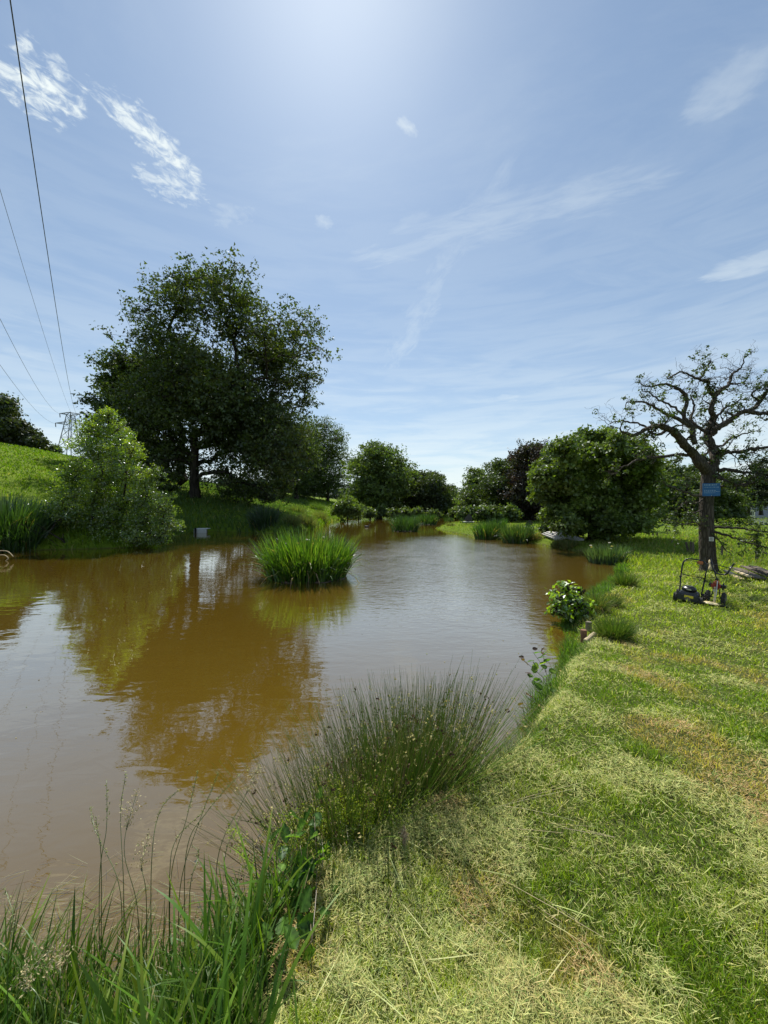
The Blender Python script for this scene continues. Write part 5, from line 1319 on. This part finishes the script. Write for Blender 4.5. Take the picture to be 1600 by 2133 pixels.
# alder sapling leaning over the water
Ya = 3.75; st_ = [[at(1160, 1465, Ya), at(1148, 1430, Ya), at(1135, 1395, Ya), at(1122, 1375, Ya), at(1110, 1358, Ya)], [at(1148, 1430, Ya), at(1130, 1410, Ya - .03), at(1110, 1392, Ya - .05), at(1092, 1376, Ya - .05)],
                  [at(1138, 1400, Ya), at(1134, 1380, Ya + .03), at(1132, 1362, Ya + .03)], [at(1160, 1465, Ya), at(1140, 1450, Ya - .05), at(1120, 1440, Ya - .05), at(1102, 1410, Ya - .06)], [at(1160, 1465, Ya), at(1130, 1470, Ya - .05), at(1105, 1458, Ya - .1), at(1098, 1450, Ya - .1)],
                  [at(1160, 1480, Ya), at(1120, 1478, Ya - .1), at(1080, 1472, Ya - .15)]]
lv_ = []
for (px, py, mi) in [(1109, 1352, 1), (1114, 1362, 0), (1120, 1372, 0), (1092, 1370, 1), (1087, 1376, 3), (1098, 1380, 0), (1100, 1386, 3), (1128, 1357, 1), (1133, 1365, 3), (1127, 1371, 0), (1122, 1393, 2), (1118, 1397, 2), (1114, 1388, 0), (1106, 1395, 0), (1107, 1405, 1), (1103, 1412, 0), (1112, 1418, 0), (1117, 1402, 2), (1126, 1400, 0), (1140, 1392, 0), (1143, 1398, 2), (1124, 1420, 0), (1116, 1428, 0), (1100, 1445, 3), (1108, 1452, 3), (1112, 1456, 3), (1080, 1470, 3), (1091, 1476, 3), (1133, 1412, 0), (1138, 1425, 0), (1130, 1436, 0), (1146, 1440, 0), (1135, 1380, 0), (1124, 1385, 2)]:
    lv_.append((at(px, py, Ya + random.uniform(-.08, .05)), mi, random.uniform(.85, 1.25) * (1.25 if mi in (0, 2) else 1)))
sapling('alder_sapling', 'alder sapling with purple tipped leaves leaning over the water beside the lawn', st_, lv_, SM)
# bramble/dock leaves below the left rush
Yd = 1.50; stp = [[at(650, 1960, Yd - .2), at(640, 1850, Yd), at(625, 1760, Yd + .1)], [at(650, 1960, Yd - .2), at(660, 1830, Yd), at(655, 1700, Yd + .2)], [at(640, 1880, Yd), at(590, 1820, Yd), at(560, 1790, Yd)], [at(650, 1880, Yd), at(672, 1800, Yd), at(670, 1740, Yd + .1)], [at(650, 1960, Yd - .2), at(630, 1985, Yd - .2), at(622, 2000, Yd - .2)]]
lv_ = [(at(px - 6 + random.uniform(-16, 16) * jj_, py + random.uniform(-22, 22) * jj_, Yy * (.81 + .035 * jj_)), (mi + jj_) % 3, s_) for jj_ in (0, 1, 2) for (px, py, mi, s_, Yy) in [(600, 1745, 4, 1.5, 2.0), (628, 1725, 4, 1.6, 2.0), (662, 1695, 2, 1.3, 2.15), (655, 1745, 1, 1.2, 2.0), (598, 1800, 1, 1.2, 1.9), (600, 1835, 0, 1.5, 1.85), (640, 1840, 2, 1.6, 1.85), (672, 1800, 1, 1.7, 1.9), (678, 1770, 0, 1.5, 1.95), (620, 1880, 0, 1.8, 1.8), (560, 1860, 3, 1.1, 1.8), (585, 1870, 1, 1.2, 1.8), (570, 1905, 0, 1.5, 1.7), (650, 1880, 2, 1.5, 1.8), (630, 1925, 1, 1.3, 1.7), (685, 1870, 0, 1.4, 1.85), (622, 1980, 3, 1.5, 1.55), (595, 1950, 0, 1.4, 1.6), (645, 1955, 2, 1.5, 1.65), (610, 1860, 2, 1.4, 1.8), (705, 1830, 1, 1.0, 1.95), (690, 1790, 2, 1.2, 2.0), (660, 1920, 0, 1.5, 1.7), (660, 1830, 2, 1.5, 1.9), (640, 1790, 0, 1.5, 1.95), (630, 1900, 0, 1.6, 1.7), (690, 1900, 2, 1.2, 1.75), (570, 1960, 0, 1.2, 1.6)]]
sapling('bramble', 'bramble with broad veined leaves between the rushes and the tall grass', stp, lv_, LM, r=.0022, sc=.50)

# ------------------------------------------------------------------ tall broad bladed grass in the bottom left corner
gr_ = empty('canary_grass', (-.8, 1.5, .1), 'tall broad bladed green grass filling the bottom left corner', 'grass clump')
gb = np.array([-.8, 1.5, .1])


def tallpos(n_):
    t = RNG.random(n_); X = -1.80 + 1.42 * t + RNG.normal(0, .05, n_); Yb_ = .90 + RNG.uniform(0, 1, n_) * (.80 - .15 * t)
    return X, Yb_


# named single blades: the large ones
X, Yy = tallpos(280); Zz = np.maximum(hgt(X, Yy), 0) - .03
for i in range(280):
    a_ = random.gauss(2.2, 1.0); V, f, C = blades(np.array([[X[i], Yy[i], Zz[i]]]), random.uniform(.22, .47) * (1.2 if X[i] < -.8 else 1), random.uniform(.011, .019), a_, random.uniform(.02, .5), random.uniform(.2, 1.5), 8, vary(random.choice([(.100, .200, .022), (.070, .150, .018), (.150, .265, .026), (.21, .30, .03)]), 1, .2), side=np.array([a_ + 1.57 + random.uniform(-.6, .6)]), wmid=.35, wbase=.6)
    mesh_np('blade', V - gb, f, M['fgrass'], gr_, C, True)
n_ = 3300; X, Yy = tallpos(n_); Zz = np.maximum(hgt(X, Yy), 0) - .03
V, f, C = blades(np.stack([X, Yy, Zz], 1), RNG.uniform(.12, .34, n_) * np.where(X < -.8, 1.35, 1), RNG.uniform(.004, .010, n_), RNG.normal(2.2, 1.2, n_), RNG.uniform(.0, .6, n_), RNG.uniform(.1, 1.4, n_), 6, vary(np.array([(.090, .165, .018), (.065, .130, .016), (.13, .21, .022), (.30, .28, .12)])[RNG.choice(4, n_, p=[.4, .33, .2, .07])], n_, .25), wmid=.35)
o_ = mesh_np('fine_blades', V - gb, f, M['fgrass'], gr_, C); o_['kind'] = 'stuff'

# seed-headed stems: base px,py -> tip px,py at distance Y ; kind of head
ST = [((210, 1830), (222, 1625), 1.75, 'spike'), ((245, 1850), (262, 1610), 1.8, 'spike'), ((285, 1900), (285, 1650), 1.7, 'panicle'), ((310, 1800), (372, 1645), 1.8, 'spike'), ((355, 1830), (412, 1605), 1.8, 'spike'), ((375, 1850), (455, 1610), 1.8, 'spike'), ((395, 1780), (500, 1612), 1.85, 'spike'),
      ((450, 1790), (540, 1595), 1.9, 'panicle'), ((200, 1780), (188, 1680), 1.8, 'spike'), ((340, 1830), (425, 1690), 1.8, 'spike'), ((470, 1900), (500, 1700), 1.8, 'spike'), ((120, 2060), (118, 1990), 1.4, 'panicle'), ((90, 2120), (110, 1975), 1.3, 'panicle'), ((480, 1940), (488, 1830), 1.7, 'spike'), ((390, 1860), (400, 1760), 1.75, 'spike'), ((300, 1870), (310, 1740), 1.75, 'panicle'), ((30, 2010), (10, 1850), 1.5, 'spike'), ((240, 1860), (200, 1700), 1.75, 'spike')]
wh_ = ['straight grass stem with narrow spike, left of the tallest straight one', 'tallest straight thin grass stem rising over the water', 'upright grass stem with a feathery buff panicle', 'grass spike curving right beside the feathery panicle', 'long green grass spike just left of the oak reflection tip', 'arching grass spike under the oak reflection tip', 'far leaning grass spike nearest the rushes', 'drooping pale panicle touching the left rush', 'short grass spike furthest left of the tall stems', 'lower leaning grass spike under the arching ones', 'grass spike close to the bramble leaves', 'low buff panicle near the bottom left corner', 'lowest buff panicle, in the bottom left corner', 'short green grass spike beside the bramble', 'half hidden grass spike in the middle of the tall grass', 'small panicle in the middle of the tall grass', 'grass spike at the left edge of the view', 'slim spike bending left over the water']
for i, (b_, t_, Y, kd) in enumerate(ST):
    p0 = at(b_[0], b_[1], Y - .12); p1 = at(t_[0], t_[1], Y); gzz = max(zg(p0[0], p0[1]), 0); mid = (p0 + p1) / 2 + np.array([random.uniform(-.07, .04), random.uniform(-.04, .04), .03]); p0 = p0 + np.array([random.uniform(-.03, .03), 0, 0])
    pb_ = p0.copy(); pb_[2] = min(gzz, p0[2]) - .02
    root = empty('seeding_grass_stem', pb_, None, 'grass stem', 'seeding grass stems over the water')
    root['label'] = wh_[i]
    path = smooth_path([pb_, p0, mid, p1], 8); V, f, C = poly_tube(path, np.linspace(.0022, .0010, len(path)), 4, (.14, .19, .05)); mesh_np('culm', V - pb_, f, M['rush'], root, C, True)
    hl_ = .17 if kd == 'spike' else .13; nq = 46 if kd == 'spike' else 190; back = path[::-1]; cl = np.concatenate([[0], np.cumsum(np.linalg.norm(np.diff(back, axis=0), axis=1))])
    s_ = RNG.uniform(0, hl_, nq); Q = np.stack([np.interp(s_, cl, back[:, k]) for k in range(3)], 1)
    sp_w = .004 if kd == 'spike' else .022 * np.sin(np.pi * np.clip(s_ / hl_ + .08, 0, 1))[:, None]; Q = Q + RNG.normal(size=Q.shape) * sp_w
    V, f, C = leafs(Q, RNG.uniform(.008, .014, nq), RNG.normal(size=(nq, 3)), vary((.42, .37, .20) if kd == 'panicle' else (.30, .32, .13), nq, .25), aspect=.4); mesh_np('seed_head', V - pb_, f, M['dry'], root, C)['kind'] = 'stuff'

# floating stems and weed by the near bank, and the bent stems at the left
n_ = 1100; t = RNG.random(n_); X = -2.2 + 1.9 * t + RNG.normal(0, .12, n_); Yy = 1.75 + .30 * t + RNG.normal(0, .20, n_); d = sdist(X, Yy); k = d < .02; X, Yy = X[k], Yy[k]; n_ = len(X)
V, f, C = blades(np.stack([X, Yy, RNG.uniform(.001, .012, n_)], 1), RNG.uniform(.02, .20, n_), RNG.uniform(.0012, .003, n_), RNG.normal(.25, .7, n_) + np.where(RNG.random(n_) < .5, math.pi, 0), R(88) + RNG.uniform(-.10, .01, n_), RNG.uniform(-.05, .12, n_), 5, vary(np.array([(.36, .34, .20), (.20, .24, .08), (.16, .10, .06)])[RNG.integers(0, 3, n_)], n_, .3))
V[:, 2] = np.maximum(V[:, 2], .001)
tag(mesh_np('floating_weed', V, f, M['fgrass'], None, C), 'pale dead stems and weed floating by the near bank', 'floating weed', kind='stuff')
nq = 420; X = RNG.uniform(-7, 6, nq); Yy = RNG.uniform(2.2, 16, nq); clus = fbm(X * .8, Yy * .5, 55, 3) > .5; d = sdist(X, Yy); k = (d < -.05) & (clus | (d > -.5)); X, Yy = X[k], Yy[k]; nq = len(X)
V, f, C = leafs(np.stack([X, Yy, np.full(nq, .004)], 1), RNG.uniform(.012, .035, nq), RNG.normal(size=(nq, 3)) * .06 + [0, 0, 1], vary(np.array([(.30, .26, .10), (.14, .12, .04), (.22, .26, .06)])[RNG.integers(0, 3, nq)], nq, .3), fold=.05)
tag(mesh_np('floating_debris', V, f, M['dry'], None, C), 'specks of leaf litter drifting on the brown water', 'leaf litter', kind='stuff')
for pts_, lab in [([(-30, 1150), (5, 1147), (18, 1150), (28, 1160)], 'bent pale reed stem drooping at the left edge, upper one'), ([(-20, 1166), (12, 1172), (-15, 1184)], 'folded pale reed stem on the water at the left edge, lower one'), ([(-10, 1158), (8, 1156), (17, 1163), (10, 1170)], 'bent reed stem between the two others at the left edge')]:
    Y = EYE * F / 118; P_ = [at(a, b, Y) for a, b in pts_]; o_ = tube('bent_reed', P_, .016, M['palewood'], None, 4, 5); tag(o_, lab, 'reed stem', 'bent reeds at the left edge')
# pale feathery seed head dropped at the lawn edge
x, y, z = ground_at(842, 1770); fe = empty('fallen_seed_head', (x, y, z + .02), 'pale buff feathery seed head lying at the lawn edge below the rushes', 'seed head')
nq = 260; t = RNG.random(nq); Q = np.stack([RNG.normal(0, .008, nq) * np.sin(np.pi * t), t * .02 - .01, .075 * t], 1) + RNG.normal(0, .004, (nq, 3)) * np.sin(np.pi * t)[:, None]
V, f, C = leafs(Q, .012, RNG.normal(size=(nq, 3)), vary((.55, .42, .27), nq, .2), aspect=.4); o_ = mesh_np('bristles', V, f, M['dry'], fe, C); o_['kind'] = 'stuff'
V, f, C = poly_tube([(0, 0, -.03), (0, .0, .03), (0, .01, .08)], .0015, 4, (.4, .33, .18)); mesh_np('stalk', V, f, M['dry'], fe, C)
print('TRIS', sum(len(m.loops) - 2 * len(m.polygons) for m in bpy.data.meshes if m.users))
